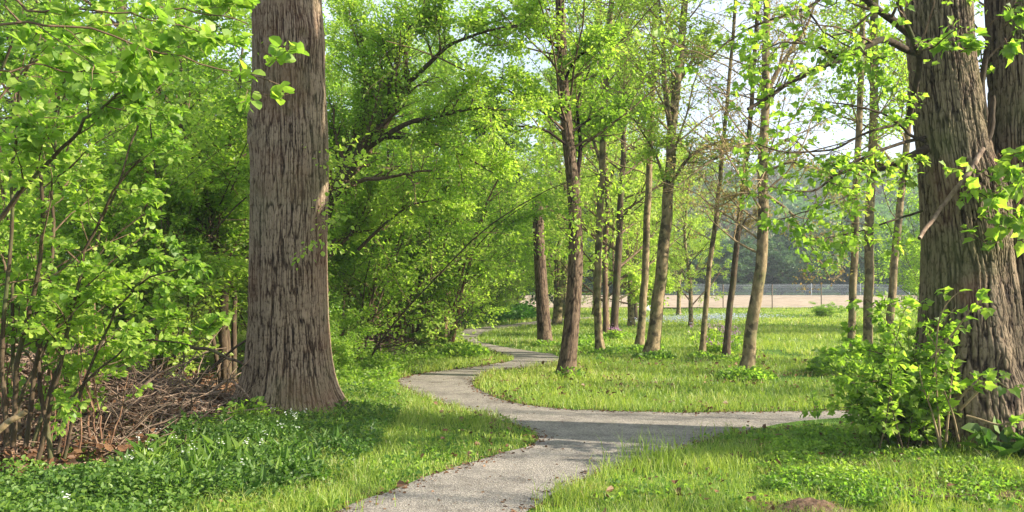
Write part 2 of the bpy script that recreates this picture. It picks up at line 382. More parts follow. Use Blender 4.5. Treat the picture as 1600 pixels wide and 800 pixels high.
def terr(x, y):
    x = np.asarray(x, float); y = np.asarray(y, float)
    z = 0.0 * x
    z = z + .38 * np.exp(-(((x + 5.6) / 1.9) ** 2 + ((y - 9.2) / 1.5) ** 2))            # bank under the brushwood
    z = z + .10 * np.exp(-(((x - 4.6) / 1.6) ** 2 + ((y - 7.6) / 1.3) ** 2))             # rise round the right tree
    z = z + sstep(90, 240, y) * 16 * sstep(-60, 60, x + 30) * (1 - .35 * sstep(90, 200, x)) # wooded hill far behind
    z = z + sstep(90, 260, y) * 10
    return z
def gridmesh(xs, ys, zf, off=0):
    X, Y = np.meshgrid(xs, ys); Z = zf(X, Y) + off
    nx = len(xs); i = np.arange(len(ys) - 1)[:, None]; j = np.arange(nx - 1)[None]
    q = np.stack([i * nx + j, i * nx + j + 1, (i + 1) * nx + j + 1, (i + 1) * nx + j], -1).reshape(-1, 4)
    return np.stack([X, Y, Z], -1).reshape(-1, 3), q

def groundmat():
    m, nt, o = newmat('meadow_soil')
    b = N(nt, 'ShaderNodeBsdfPrincipled'); b.inputs['Roughness'].default_value = .95; b.inputs['Specular IOR Level'].default_value = .1
    tc = N(nt, 'ShaderNodeTexCoord')
    n1 = N(nt, 'ShaderNodeTexNoise'); n1.inputs['Scale'].default_value = 1.3; n1.inputs['Detail'].default_value = 8
    n2 = N(nt, 'ShaderNodeTexNoise'); n2.inputs['Scale'].default_value = 40; n2.inputs['Detail'].default_value = 4
    for n in (n1, n2): nt.links.new(tc.outputs['Object'], n.inputs['Vector'])
    r1 = ramp(nt, [(.35, (.05, .11, .015)), (.6, (.10, .19, .025)), (.72, (.12, .12, .04))])
    r2 = ramp(nt, [(.3, (.55, .55, .55)), (.7, (1.25, 1.25, 1.25))])
    nt.links.new(n1.outputs['Fac'], r1.inputs[0]); nt.links.new(n2.outputs['Fac'], r2.inputs[0])
    mu = N(nt, 'ShaderNodeMix', data_type='RGBA', blend_type='MULTIPLY'); mu.inputs[0].default_value = 1
    nt.links.new(r1.outputs[0], mu.inputs[6]); nt.links.new(r2.outputs[0], mu.inputs[7]); nt.links.new(mu.outputs[2], b.inputs['Base Color'])
    bp = N(nt, 'ShaderNodeBump'); bp.inputs['Strength'].default_value = .7; bp.inputs['Distance'].default_value = .03
    nt.links.new(n2.outputs['Fac'], bp.inputs['Height']); nt.links.new(bp.outputs[0], b.inputs['Normal']); nt.links.new(b.outputs[0], o.inputs[0])
    return m
def gravelmat():
    m, nt, o = newmat('fine_gravel')
    b = N(nt, 'ShaderNodeBsdfPrincipled'); b.inputs['Roughness'].default_value = .92; b.inputs['Specular IOR Level'].default_value = .2
    tc = N(nt, 'ShaderNodeTexCoord')
    v = N(nt, 'ShaderNodeTexVoronoi'); v.inputs['Scale'].default_value = 85
    n1 = N(nt, 'ShaderNodeTexNoise'); n1.inputs['Scale'].default_value = 2.2; n1.inputs['Detail'].default_value = 9; n1.inputs['Roughness'].default_value = .72
    n3 = N(nt, 'ShaderNodeTexNoise'); n3.inputs['Scale'].default_value = 26; n3.inputs['Detail'].default_value = 5
    for n in (v, n1, n3): nt.links.new(tc.outputs['Object'], n.inputs['Vector'])
    r1 = ramp(nt, [(0, (.13, .122, .11)), (.5, (.225, .208, .187)), (1, (.35, .325, .292))])
    nt.links.new(v.outputs['Color'], r1.inputs[0])
    r2 = ramp(nt, [(.32, (.55, .52, .49)), (.5, (.95, .92, .88)), (.7, (1.25, 1.2, 1.12))]); nt.links.new(n1.outputs['Fac'], r2.inputs[0])
    mu = N(nt, 'ShaderNodeMix', data_type='RGBA', blend_type='MULTIPLY'); mu.inputs[0].default_value = 1
    nt.links.new(r1.outputs[0], mu.inputs[6]); nt.links.new(r2.outputs[0], mu.inputs[7])
    r3 = ramp(nt, [(.62, (0, 0, 0)), (.7, (1, 1, 1))]); nt.links.new(n3.outputs['Fac'], r3.inputs[0])
    mi = N(nt, 'ShaderNodeMix', data_type='RGBA'); mi.inputs[7].default_value = (.17, .11, .065, 1)
    m3 = N(nt, 'ShaderNodeMath', operation='MULTIPLY'); m3.inputs[1].default_value = .55; nt.links.new(r3.outputs[0], m3.inputs[0])
    nt.links.new(m3.outputs[0], mi.inputs[0]); nt.links.new(mu.outputs[2], mi.inputs[6]); nt.links.new(mi.outputs[2], b.inputs['Base Color'])
    bp = N(nt, 'ShaderNodeBump'); bp.inputs['Strength'].default_value = .5; bp.inputs['Distance'].default_value = .012
    nt.links.new(v.outputs['Distance'], bp.inputs['Height']); nt.links.new(bp.outputs[0], b.inputs['Normal']); nt.links.new(b.outputs[0], o.inputs[0])
    return m
sx = np.sinh(np.linspace(-5.3, 5.3, 260)) * 5.5
sy = np.r_[np.linspace(-12, 45, 200)[:-1], 45 * 1.028 ** np.arange(0, 108)]
V, Q = gridmesh(sx, sy, terr)
tag(mk('ground', V, Q, None, groundmat(), smooth=True), kind='structure')
# path sheet
import bmesh
bm = bmesh.new(); vv = [bm.verts.new((p[0], p[1], .008)) for p in PATHD]; f = bm.faces.new(vv)
bmesh.ops.triangulate(bm, faces=[f]); bmesh.ops.recalc_face_normals(bm, faces=bm.faces)
me = bpy.data.meshes.new('path'); bm.to_mesh(me); bm.free(); me.materials.append(gravelmat())
if me.polygons[0].normal.z < 0: me.flip_normals()
po = bpy.data.objects.new('path', me); sc.collection.objects.link(po); tag(po, kind='structure')
# ploughed field beyond the meadow
fm = barkmat('ploughed_soil', (.22, .17, .115), (.30, .235, .165), (.38, .305, .22), 1.2, 1, .6, rough=1)
fx = np.linspace(-1, 60, 120); fy = np.linspace(43.5, 76, 90)
V, Q = gridmesh(fx, fy, lambda X, Y: .012 + .05 * np.abs(np.sin(Y * 2.2)) + .04 * vn(X * 1.5, Y * 1.5, 0, 4))
tag(mk('field', V, Q, None, fm, smooth=True), kind='structure')

# ------------------------------------------------------------------ grass
def blades(x, y, z, hgt, wid, lean, r, tint):
    n = len(x); a = r.random(n) * 2 * PI; la = r.random(n) * 2 * PI
    bx, by = np.cos(a) * wid / 2, np.sin(a) * wid / 2
    lx, ly = np.cos(la) * lean * hgt, np.sin(la) * lean * hgt
    V = np.zeros((n, 5, 3))
    V[:, 0] = np.stack([x - bx, y - by, z], 1); V[:, 1] = np.stack([x + bx, y + by, z], 1)
    V[:, 2] = np.stack([x + bx * .8 + lx * .35, y + by * .8 + ly * .35, z + hgt * .6], 1)
    V[:, 3] = np.stack([x - bx * .8 + lx * .35, y - by * .8 + ly * .35, z + hgt * .6], 1)
    V[:, 4] = np.stack([x + lx, y + ly, z + hgt * (1 - .25 * lean)], 1)
    o = np.arange(n)[:, None] * 5
    return V.reshape(-1, 3), np.array([0, 1, 2, 3])[None] + o, np.array([3, 2, 4])[None] + o, np.r_[tint, tint]
WOOD = [tuple(G(*p)) for p in [(-900, 545), (100, 545), (380, 600), (405, 655), (300, 685), (200, 730), (60, 770), (-100, 900), (-900, 900)]]
def grass_pts(ylo, yhi, dens, r, side=1.28, addx=1.0):
    n = int(dens * (side * .615 * (yhi ** 2 - ylo ** 2) + 2 * addx * (yhi - ylo)))
    y = np.sqrt(ylo ** 2 + (yhi ** 2 - ylo ** 2) * r.random(n)); hw = side * .615 * y + addx
    x = (2 * r.random(n) - 1) * hw
    return x, y
GX = []; bands = [(3.2, 7, 2300, .0042), (7, 11, 1500, .0055), (11, 17, 800, .008), (17, 27, 330, .013), (27, 44, 120, .022)]
Vs, Qs, Ts, Is, off = [], [], [], [], 0
gr = np.random.default_rng(5)
for lo, hi, de, wd in bands:
    x, y = grass_pts(lo, hi, de, gr)
    k = ~in_path(x, y)
    ex, ey = .08 * gr.standard_normal(len(x)), .08 * gr.standard_normal(len(x))
    k &= ~pip(x, y, WOOD)
    # thinner on the shaded left verge and on worn patches
    left = (x < -1.0 - .0 * y) & (y < 12)
    pat = fbm(x * .9, y * .9, 0, 41, 3)
    k &= gr.random(len(x)) < np.where(left, .85, 1.0) * sstep(.18, .34, pat)
    x, y = x[k], y[k]; left = left[k]
    edge = in_path(x + ex[k] * 1.6, y + ey[k] * 1.6)
    cl = fbm(x * 1.6, y * 1.6, 0, 9, 3); big = fbm(x * .35, y * .35, 0, 19, 2)
    tall = sstep(.52, .72, vn(x * 2.3, y * 2.3, 0, 77)) * (y < 9)
    hgt = (.035 + .08 * cl + .085 * big * (y > 9) + .09 * tall * (x > .3)) * (.5 + .8 * gr.random(len(x)))
    hgt = np.where(left, hgt * 1.5, hgt) * np.where(edge, .55, 1)
    hgt *= np.where(y > 17, .95, 1)
    tint = np.clip(.40 + .8 * (big - .5) + .5 * (fbm(x * 3, y * 3, 0, 33, 2) - .5) + .16 * gr.standard_normal(len(x)), 0, .93)
    tint = np.where(gr.random(len(x)) < np.where(edge, .3, .03 + .16 * sstep(.55, .7, fbm(x * 1.1, y * 1.1, 0, 61, 3))), 1, tint)
    v, q, t, ti = blades(x, y, terr(x, y) - .005, hgt, wd * (.7 + .6 * gr.random(len(x))), .25 + .55 * gr.random(len(x)), gr, tint)
    Vs.append(v); Qs.append(q + off); Ts.append(t + off); Is.append(ti); off += len(v)
V = np.vstack(Vs); Q = np.vstack(Qs); T = np.vstack(Ts)
ti = np.concatenate([i[:len(i) // 2] for i in Is] + [i[len(i) // 2:] for i in Is])
tag(mk('grass', V, Q, T, LF['grass'], None, ti), 'bright spring meadow grass on both sides of the path', 'grass', kind='stuff')

# ------------------------------------------------------------------ generic plants
def shrub_proto(name, nst, hgt, spread, lean, leafn, leafsz, tpl, lmat, smat, label, cat, group, seed, stemr=.02, n1=7, n2=5, loc=(0, 0, 0), tilt=.55, base=.25, twigmat='twig', kidlen=.34, t0=.08, flat=.6, stemcurve=.1, arch=-.01):
    """many stems from one stool, side branches, twigs, leaves; built at the origin"""
    r = np.random.default_rng(seed)
    o = root(name, loc, label, cat, group)
    az = r.random(nst) * 2 * PI + np.arange(nst) * 2.4; le = hgt * (.65 + .45 * r.random(nst))
    ln = lean * (.25 + .9 * r.random(nst))
    b = np.stack([np.cos(az) * base * r.random(nst), np.sin(az) * base * r.random(nst), np.full(nst, -.05)], 1)
    d = nrm(np.stack([np.cos(az) * ln, np.sin(az) * ln, np.ones(nst)], 1)); npts = 12
    S = np.zeros((nst, npts, 3)); S[:, 0] = b
    for k in range(1, npts):
        d = nrm(d + stemcurve * r.standard_normal(d.shape) * np.array([1, 1, .3]) + np.array([0, 0, arch * k]) * 1.0)
        S[:, k] = S[:, k - 1] + d * (le / (npts - 1))[:, None]
    R = (stemr * (.6 + .8 * r.random(nst)))[:, None] * np.linspace(1, .25, npts)[None]
    for k in range(nst):
        v, q = tubes(S[k:k + 1], R[k:k + 1], 7); mk('stem', v, q, None, BK[smat], o, smooth=True)
    B, BR = kids(S, R, n1, t0, .98, .95, kidlen, 6, .55, .16, .06, .35, flat, r=r)
    C, CR = kids(B, BR, n2, .15, 1, .8, .42, 4, .6, .2, .02, .3, flat, r=r)
    v, q = joinT([tubes(B, BR, 4), tubes(C, CR, 3)]); mk('twigs', v, q, None, BK[twigmat], o)
    nl = max(1, int(leafn / len(C)))
    p1, d1 = leafpos(C, nl, .1, 1, .16, r); p2, d2 = leafpos(B, max(1, nl // 2), .4, 1, .14, r)
    pos, dr = np.vstack([p1, p2]), np.vstack([d1, d2])
    mkleaves('foliage', pos, dr, leafsz, tpl, LF[lmat], o, (0, 0, 0), tilt, seed)
    return o
def tree_parts(o, org, trunk, rad, leafn, leafsz, tpl, lmat, bmat, seed, n1=26, n2=8, n3=5, t0=.3, l1=.3, ang=1.0, trop=.03, twig='twig', sides=10, limbs=(), tilt=.55, fall=.5, flat=.8, droop=.0, up2=.02, relief=None, lt0=.0, rr1=.4):
    """trunk polyline in world space, generated branches; limbs = extra explicit (path, radius0) in world space"""
    r = np.random.default_rng(seed)
    Tk = resample(trunk, 26); dd = np.r_[0, np.cumsum(np.linalg.norm(np.diff(np.asarray(trunk, float), axis=0), axis=1))]
    Rk = np.interp(np.linspace(0, dd[-1], 26), dd, rad)
    fl = 1 + .5 * np.exp(-np.maximum(Tk[:, 2] - terr(Tk[:, 0], Tk[:, 1]), 0) / .14)
    if relief: trunkmesh(trunk, np.stack([rad, rad], 1), 'trunk', BK[bmat], o, org, 90, 300, relief[0], relief[1], seed=seed, flare=.4)
    else:
        Tn = Tk + np.stack([.12 * Rk * (vn(Tk[:, 2] * 2.5, seed, 0, 1) - .5) * 4, 0 * Rk, 0 * Rk], 1)
        v, q = tubes(Tn[None], (Rk * fl)[None], sides + 4); mk('trunk', v, q, None, BK[bmat], o, smooth=True, org=org)
    S, SR = Tk[None], Rk[None]
    B, BR = kids(S, SR, n1, t0, .99, ang, l1, 9, rr1, .10, trop, fall, flat, r=r)
    gens = [tubes(B, BR, 5)]; src = [B]
    for pth, r0 in limbs:
        L = resample(pth, 14); LR = np.linspace(r0, r0 * .3, 14)
        v, q = tubes(L[None], LR[None], 8); mk('limb', v, q, None, BK[bmat], o, smooth=True, org=org)
        b, br = kids(L[None], LR[None], 9, .2, 1, .8, .34, 9, .55, .12, trop, .3, flat, r=r); gens.append(tubes(b, br, 4)); src.append(b)
        BR = np.vstack([BR, br])
    B = np.vstack(src)
    C, CR = kids(B, BR, n2, .15, 1, .8, .38, 6, .55, .16, up2, .35, flat, r=r)
    D, DR = kids(C, CR, n3, .1, 1, .75, .42, 4, .6, .2, up2 - droop, .3, flat, r=r)
    v, q = joinT(gens + [tubes(C, CR, 4), tubes(D, DR, 3)]); mk('twigs', v, q, None, BK[twig], o, org=org)
    if leafn:
        nl = max(1, int(round(leafn * .8 / len(D))))
        p1, d1 = leafpos(D, nl, .1, 1, .17, r); p2, d2 = leafpos(C, max(1, nl // 2), .4, 1, .15, r)
        pos, dr = np.vstack([p1, p2]), np.vstack([d1, d2])
        if len(pos) > leafn: k = r.choice(len(pos), leafn, replace=False); pos, dr = pos[k], dr[k]
        mkleaves('crown', pos, dr, leafsz, tpl, LF[lmat], o, org, tilt, seed)
    return B

# ================================================================== BIG LEFT TREE
Y0 = 9.8
def pw(px, Y): return px / FPX * Y
xs_ = [(-240, 390, 500), (-100, 391, 501), (0, 392, 503), (60, 394, 508), (120, 394, 508), (200, 391, 513), (300, 391, 513), (400, 391, 512), (500, 390, 515), (560, 387, 519), (600, 384, 521), (635, 379, 526), (668, 372, 532)]
tp = [P((a + b) / 2, y, Y0) for y, a, b in xs_][::-1]; tr = [(pw((b - a) / 2 * .965, Y0),) * 2 for y, a, b in xs_][::-1]
org = np.array([tp[0][0], Y0, 0.]); L0 = root('old_tree', org, 'thick old tree trunk with deeply furrowed grey brown bark left of the path', 'tree')
trunkmesh(tp, tr, 'trunk', BK['big'], L0, org, 960, 1000, .021, 52, .03, 3, flare=.3, stretch=.06,
          bumps=((-.95, P(482, 70, Y0)[2], .14, .08, .10), (-2.55, P(402, 205, Y0)[2], .15, .07, .16), (-1.3, P(462, 190, Y0)[2], .09, .0, .04), (-.35, P(508, 150, Y0)[2], .10, .03, 0)))
tl = []
for a, h0, ln_, z in ((.6, 7.3, 4.5, 2.5), (2.4, 7.4, 4.5, 2.6), (4.2, 7.2, 4.2, 2.5), (5.3, 7.5, 4, 3)):
    b = np.array([tp[-1][0], Y0, h0]); tl.append(([b, b + [math.cos(a) * ln_ * .4, math.sin(a) * ln_ * .4, z * .6], b + [math.cos(a) * ln_, math.sin(a) * ln_, z]], .2))
tree_parts(L0, org, [tp[-1] - [0, 0, .3], tp[-1] + [.1, .1, 2.5], tp[-1] + [0, .3, 6]], [.38, .22, .05], 3500, .09, OVAL, 'fresh', 'stem', 77, 10, 8, 5, .3, .5, limbs=tl)
for c in list(L0.children):
    if c.name.startswith('trunk.'): c.name = 'leader'

# ================================================================== RIGHT TWIN TREE
Y1 = 7.9
A = [(-260, 1410, 1500), (-100, 1415, 1508), (0, 1419, 1512), (80, 1422, 1516), (170, 1430, 1528), (250, 1438, 1540), (330, 1444, 1558), (400, 1449, 1572), (500, 1448, 1584), (600, 1440, 1594), (680, 1428, 1606), (740, 1412, 1616)]
Bq = [(-260, 1560, 1650), (-100, 1553, 1645), (0, 1548, 1642), (80, 1549, 1645), (170, 1552, 1650), (250, 1549, 1655), (330, 1546, 1662), (400, 1545, 1668), (500, 1542, 1676), (600, 1536, 1690), (680, 1526, 1705), (740, 1516, 1720)]
org = np.array([P(1570, 700, Y1)[0], Y1, 0.]); R0 = root('twin_trunk_tree', org, 'huge old tree with two fused ridged trunks right of the path', 'tree')
trunkmesh([P((a + b) / 2, y, Y1) for y, a, b in A][::-1], [(pw((b - a) / 2, Y1), pw((b - a) / 2, Y1) * 1.05) for y, a, b in A][::-1], 'trunk', BK['right'], R0, org, 800, 900, .026, 38, .08, 7, flare=.1, stretch=.08,
          bumps=((-2.3, P(1440, 205, Y1)[2], .1, .04, .03), (-.5, P(1540, 300, Y1)[2], .22, .07, .0), (-1.3, P(1500, 380, Y1)[2], .12, .03, .0), (-2.0, 1.2, .2, .06, 0), (-1.9, .35, .22, .10, 0), (-1.3, .6, .14, .08, 0), (-2.4, .75, .18, .08, .03), (-1.6, .95, .10, .06, 0), (-1.0, .2, .2, .08, 0), (-2.2, 1.7, .16, .05, .05)))
trunkmesh([P((a + b) / 2, y, Y1 + .12) for y, a, b in Bq][::-1], [(pw((b - a) / 2, Y1), pw((b - a) / 2, Y1) * 1.0) for y, a, b in Bq][::-1], 'trunk', BK['right'], R0, org, 800, 900, .026, 38, .08, 17, flare=.1, stretch=.08,
          bumps=((-2.2, 3.1, .25, .05, 0),))
def limb(o, org, px, Y, r0, r1=None, mat='limb', name='limb', sides=9, n=26, wob=.006):
    Ys = np.linspace(Y[0], Y[1], len(px)) if not np.isscalar(Y) else [Y] * len(px)
    L = resample([P(a, b, yy) for (a, b), yy in zip(px, Ys)], n)
    L = L + wob * (np.stack([vn(np.arange(n) * .4, i, px[0][0], 5) for i in range(3)], 1) - .5) * 2
    RR = np.linspace(r0, r1 or r0 * .3, n)
    v, q = tubes(L[None], RR[None], sides); mk(name, v, q, None, BK[mat], o, smooth=True, org=org); return L, RR
RL = []
RL.append(limb(R0, org, [(1440, 85), (1418, 78), (1395, 66), (1380, 61), (1355, 72), (1320, 90), (1270, 108), (1235, 128), (1205, 150), (1168, 171)], (7.8, 6.9), .036, .014))
RL.append(limb(R0, org, [(1440, 65), (1415, 48), (1385, 25), (1360, 5), (1330, -25), (1290, -60)], (7.8, 7.3), .042, .02))
RL.append(limb(R0, org, [(1445, 222), (1425, 212), (1400, 190), (1375, 175), (1345, 168), (1300, 160)], (7.8, 7.2), .016, .006))
RL.append(limb(R0, org, [(1450, 232), (1412, 250), (1385, 262), (1360, 268)], (7.8, 7.6), .045, .02))
RL.append(limb(R0, org, [(1445, 215), (1412, 222), (1370, 236), (1330, 255), (1300, 277), (1275, 300), (1240, 300), (1200, 290)], (7.8, 7.0), .018, .006))
RL.append(limb(R0, org, [(1360, 268), (1335, 262), (1300, 277)], (7.6, 7.3), .02, .01))
RL.append(limb(R0, org, [(1418, 190), (1440, 100), (1410, 20), (1380, -60), (1330, -100)], (7.7, 6.5), .03, .012))
for l_, y_, w_ in [([(1425, 190), (1360, 205), (1300, 235), (1230, 240), (1180, 225)], (7.8, 6.9), .014), ([(1440, 330), (1380, 350), (1330, 365), (1290, 372)], (7.8, 7.2), .012), ([(1320, 90), (1270, 70), (1220, 65), (1160, 95)], (7.3, 6.8), .012),
                ([(1330, -40), (1260, 15), (1190, 35), (1140, 62), (1110, 90)], (7.5, 6.6), .016), ([(1262, 15), (1285, 50), (1330, 75), (1370, 95)], (7.3, 7.2), .010), ([(1360, 268), (1320, 310), (1260, 330), (1215, 345)], (7.6, 7.1), .010)]:
    RL.append(limb(R0, org, l_, y_, w_, w_ * .35))
# sprouting stub and twiggy wood in the fork
RL.append(limb(R0, org, [(1535, 240), (1540, 190), (1532, 130), (1545, 60), (1540, -20)], (7.75, 7.9), .035, .02, 'limb'))
limb(R0, org, [(1528, 250), (1548, 200), (1552, 150)], (7.7, 7.7), .05, .02, 'limb')
bigL = []
for (bx, by, bz), lst in (((P(1465, -250, Y1)), ((2.6, 4, 2.4), (.5, 3.5, 3), (4.3, 3.6, 2.4))), ((P(1605, -250, Y1)), ((.4, 4, 2.4), (5.2, 3.6, 2.4), (1.5, 4, 3)))):
    for a, ln_, z in lst:
        b = np.array([bx, by, bz - .2]); bigL.append(([b, b + [math.cos(a) * ln_ * .35, math.sin(a) * ln_ * .35, z * .6], b + [math.cos(a) * ln_, math.sin(a) * ln_, z]], .18))
tpR = P(1465, -250, Y1)
tree_parts(R0, org, [tpR - [0, 0, .3], tpR + [.1, .1, 2.5], tpR + [0, .3, 6]], [.33, .22, .05], 1600, .08, OVAL, 'fresh', 'stem', 78, 8, 8, 5, .3, .5, limbs=bigL)
for c in list(R0.children):
    if c.name.startswith('trunk.') and len(c.data.vertices) < 5000: c.name = 'leader'
# leafy sprays on the drawn limbs
r = np.random.default_rng(21)
ML = np.stack([l for l, _ in RL]); MR = np.stack([q for _, q in RL])
B, BR = kids(ML, MR, 8, .25, 1, .9, .38, 7, .5, .16, .0, .3, .6, r=r)
C, CR = kids(B, BR, 4, .2, 1, .8, .5, 5, .6, .2, -.03, .3, .5, r=r)
v, q = joinT([tubes(B, BR, 5), tubes(C, CR, 3)]); mk('twigs', v, q, None, BK['twig'], R0, org=org)
p1, d1 = leafpos(C, 6, .2, 1, .06, r); p2, d2 = leafpos(B, 4, .4, 1, .05, r)
mkleaves('foliage', np.vstack([p1, p2]), np.vstack([d1, d2]), .047, MAPLE, LF['fresh'], R0, org, .6, 3, droop=.4)
# shoots with big young leaves in front of the fork
sh = [[(1560, 290), (1530, 265), (1495, 262), (1480, 270)], [(1575, 330), (1530, 300), (1500, 300)], [(1560, 240), (1590, 275), (1600, 300), (1600, 330)], [(1590, 330), (1570, 370), (1545, 385), (1520, 365)],
      [(1600, 300), (1585, 330), (1600, 380)], [(1560, 250), (1590, 240), (1620, 235)], [(1600, 355), (1560, 345), (1530, 340)], [(1490, 85), (1478, 72), (1466, 70)], [(1500, 82), (1512, 72), (1520, 60)],
      [(1570, 40), (1580, 30), (1600, 25)], [(1545, 300), (1565, 330), (1580, 345)], [(1610, 300), (1580, 290), (1548, 305)], [(1520, 270), (1555, 262), (1600, 268)], [(1570, 60), (1575, 72), (1580, 85)]]
SL = np.stack([resample([P(a, b, 7.35 - .05 * i) for i, (a, b) in enumerate(s)], 8) for s in sh]); SR = np.full(SL.shape[:2], .006) * np.linspace(1, .4, 8)
v, q = tubes(SL, SR, 5); mk('twigs', v, q, None, BK['red'], R0, org=org)
C, CR = kids(SL, SR, 3, .2, 1, .7, .35, 4, .7, .2, 0, .2, .7, r=r)
v, q = tubes(C, CR, 4); mk('twigs', v, q, None, BK['red'], R0, org=org)
p1, d1 = leafpos(SL, 8, .3, 1, .04, r); p2, d2 = leafpos(C, 5, .2, 1, .04, r)
mkleaves('foliage', np.vstack([p1, p2]), np.vstack([d1, d2]), .082, MAPLE, LF['fresh'], R0, org, .6, 4, droop=.45)
# broken pale branch hanging from the fork
org2 = P(1540, 230, 7.5); BB = root('broken_branch', org2, 'pale broken dead branch hanging from the fork of the twin trunk', 'branch')
limb(BB, org2, [(1534, 232), (1520, 262), (1490, 300), (1460, 340), (1445, 358), (1436, 372)], (7.6, 7.1), .026, .017, 'dead', 'wood', 9, 24, .008)
limb(BB, org2, [(1522, 256), (1530, 268), (1520, 290)], (7.5, 7.4), .012, .006, 'dead', 'twig')

# ================================================================== BASAL SHOOTS (bush at the foot of the right tree)
def pxstems(o, org, specs, r0, mat, name='stem', n=14):
    out = []
    for px, Y in specs:
        L = resample([P(a, b, y_) for (a, b), y_ in zip(px, np.linspace(Y[0], Y[1], len(px)))], n); RR = np.linspace(r0, r0 * .35, n)
        v, q = tubes(L[None], RR[None], 7); mk(name, v, q, None, BK[mat], o, smooth=True, org=org); out.append((L, RR))
    return np.stack([a for a, _ in out]), np.stack([b for _, b in out])
r = np.random.default_rng(31)
cx, cy_ = P(1400, 690, 7.35)[0], 7.35
org = np.array([cx, cy_, 0]); BS = root('basal_shoots', org, 'leafy bush of young shoots at the foot of the twin trunk', 'bush')
sp = []
for i in range(36):
    b = 1368 + 100 * r.random(); t = b + (r.random() - .5) * 90 * (1 + (r.random() > .85)); top = 450 + 190 * r.random() ** .8 + abs(t - 1390) * .5
    Yb = 7.0 + .9 * r.random()
    sp.append(([(b, 700), ((b * 2 + t) / 3 + 8 * r.standard_normal(), 640), (t * .6 + b * .4, (top + 600) / 2), (t, top)], (Yb, Yb - .25 + .3 * r.random())))
sp += [([(1440, 660), (1380, 660), (1330, 635), (1280, 640), (1270, 642)], (7.4, 7.1)), ([(1400, 560), (1350, 545), (1320, 550), (1290, 555)], (7.4, 7.1)), ([(1400, 590), (1340, 600), (1300, 592)], (7.4, 7.2)),
       ([(1450, 640), (1420, 560), (1370, 480), (1350, 465)], (7.6, 7.3))]
S, SR = pxstems(BS, org, sp, .006, 'stem')
B, BR = kids(S, SR, 10, .12, 1, .9, .17, 5, .6, .2, .03, .3, .8, r=r)
v, q = tubes(B, BR, 4); mk('twigs', v, q, None, BK['stem'], BS, org=org)
p1, d1 = leafpos(B, 13, .2, 1, .05, r); p2, d2 = leafpos(S, 16, .4, 1, .06, r)
mkleaves('foliage', np.vstack([p1, p2]), np.vstack([d1, d2]), .048, MAPLE, LF['fresh'], BS, org, .6, 5, droop=.45, sj=.45)
# sparse shoots in front of the trunk base
org = np.array([P(1490, 690, 7.1)[0], 7.1, 0]); B2 = root('basal_shoots', org, 'sparse pale bare shoots with few leaves in front of the twin trunk base', 'bush')
sp = [([(1470, 700), (1464, 620), (1462, 560), (1470, 550)], (7.2, 7.1)), ([(1478, 690), (1486, 600), (1490, 560), (1498, 552)], (7.2, 7.1)), ([(1488, 640), (1510, 610), (1530, 600), (1545, 592)], (7.2, 6.9)),
      ([(1510, 650), (1530, 655), (1560, 665), (1600, 655), (1640, 650)], (7.2, 6.9)), ([(1470, 700), (1455, 640), (1440, 600), (1435, 570)], (7.2, 7.1)), ([(1500, 700), (1490, 650), (1475, 610)], (7.2, 7.0)),
      ([(1452, 660), (1462, 560), (1466, 500), (1480, 470), (1500, 455)], (7.3, 7.2)), ([(1500, 640), (1550, 590), (1580, 610)], (7.2, 6.9)), ([(1455, 560), (1490, 520), (1520, 480), (1535, 470)], (7.3, 7.0))]
S, SR = pxstems(B2, org, sp, .012, 'ptwig')
p2, d2 = leafpos(S, 7, .55, 1, .07, r)
B, BR = kids(S, SR, 3, .4, 1, .8, .25, 4, .6, .2, .03, .3, .8, r=r); p1, d1 = leafpos(B, 4, .4, 1, .04, r)
v, q = tubes(B, BR, 4); mk('twigs', v, q, None, BK['ptwig'], B2, org=org)
mkleaves('foliage', np.vstack([p1, p2]), np.vstack([d1, d2]), .066, MAPLE, LF['fresh'], B2, org, .6, 6, droop=.45)

# ================================================================== THE THINNER TREES, each with its own drawn trunk
def pxtree(name, label, pts, wpx, Y, top, leafn, leafsz, lmat, bmat, seed, lmb=(), group='thin tree trunks standing in the meadow', **k):
    """pts = trunk pixels from the base up; wpx = width in px at base and at the last point; extends to height top"""
    pl = [P(a, b, Y) for a, b in pts]; pl[0][2] = min(pl[0][2], -.05)
    rr = list(np.linspace(wpx[0], wpx[1], len(pts)) * .86 / 2 / FPX * Y)
    d = pl[-1] - pl[-2]; d = d / np.linalg.norm(d); d = nrm(d * .6 + UP * .6)
    if top > pl[-1][2] + .5:
        h = top - pl[-1][2]; rs = np.random.default_rng(seed + 100)
        pl += [pl[-1] + d * h * .5 + [.2 * rs.standard_normal(), .2 * rs.standard_normal(), 0], pl[-1] + d * h + [.4 * rs.standard_normal(), .4 * rs.standard_normal(), 0]]
        rr += [rr[-1] * .55, rr[-1] * .12]
    org = np.array([pl[0][0], Y, 0.]); o = root(name, org, label, 'tree', group)
    lims = [([P(a, b, yy) for (a, b), yy in zip(l, np.linspace(Y, Y + dy, len(l)))], w_ / 2 / FPX * Y) for l, w_, dy in lmb]
    tree_parts(o, org, pl, rr, leafn, leafsz, DIAM if leafsz < .05 else OVAL, lmat, bmat, seed, limbs=lims, **k)
    return o
GT = 'trees standing in the meadow beyond the path'
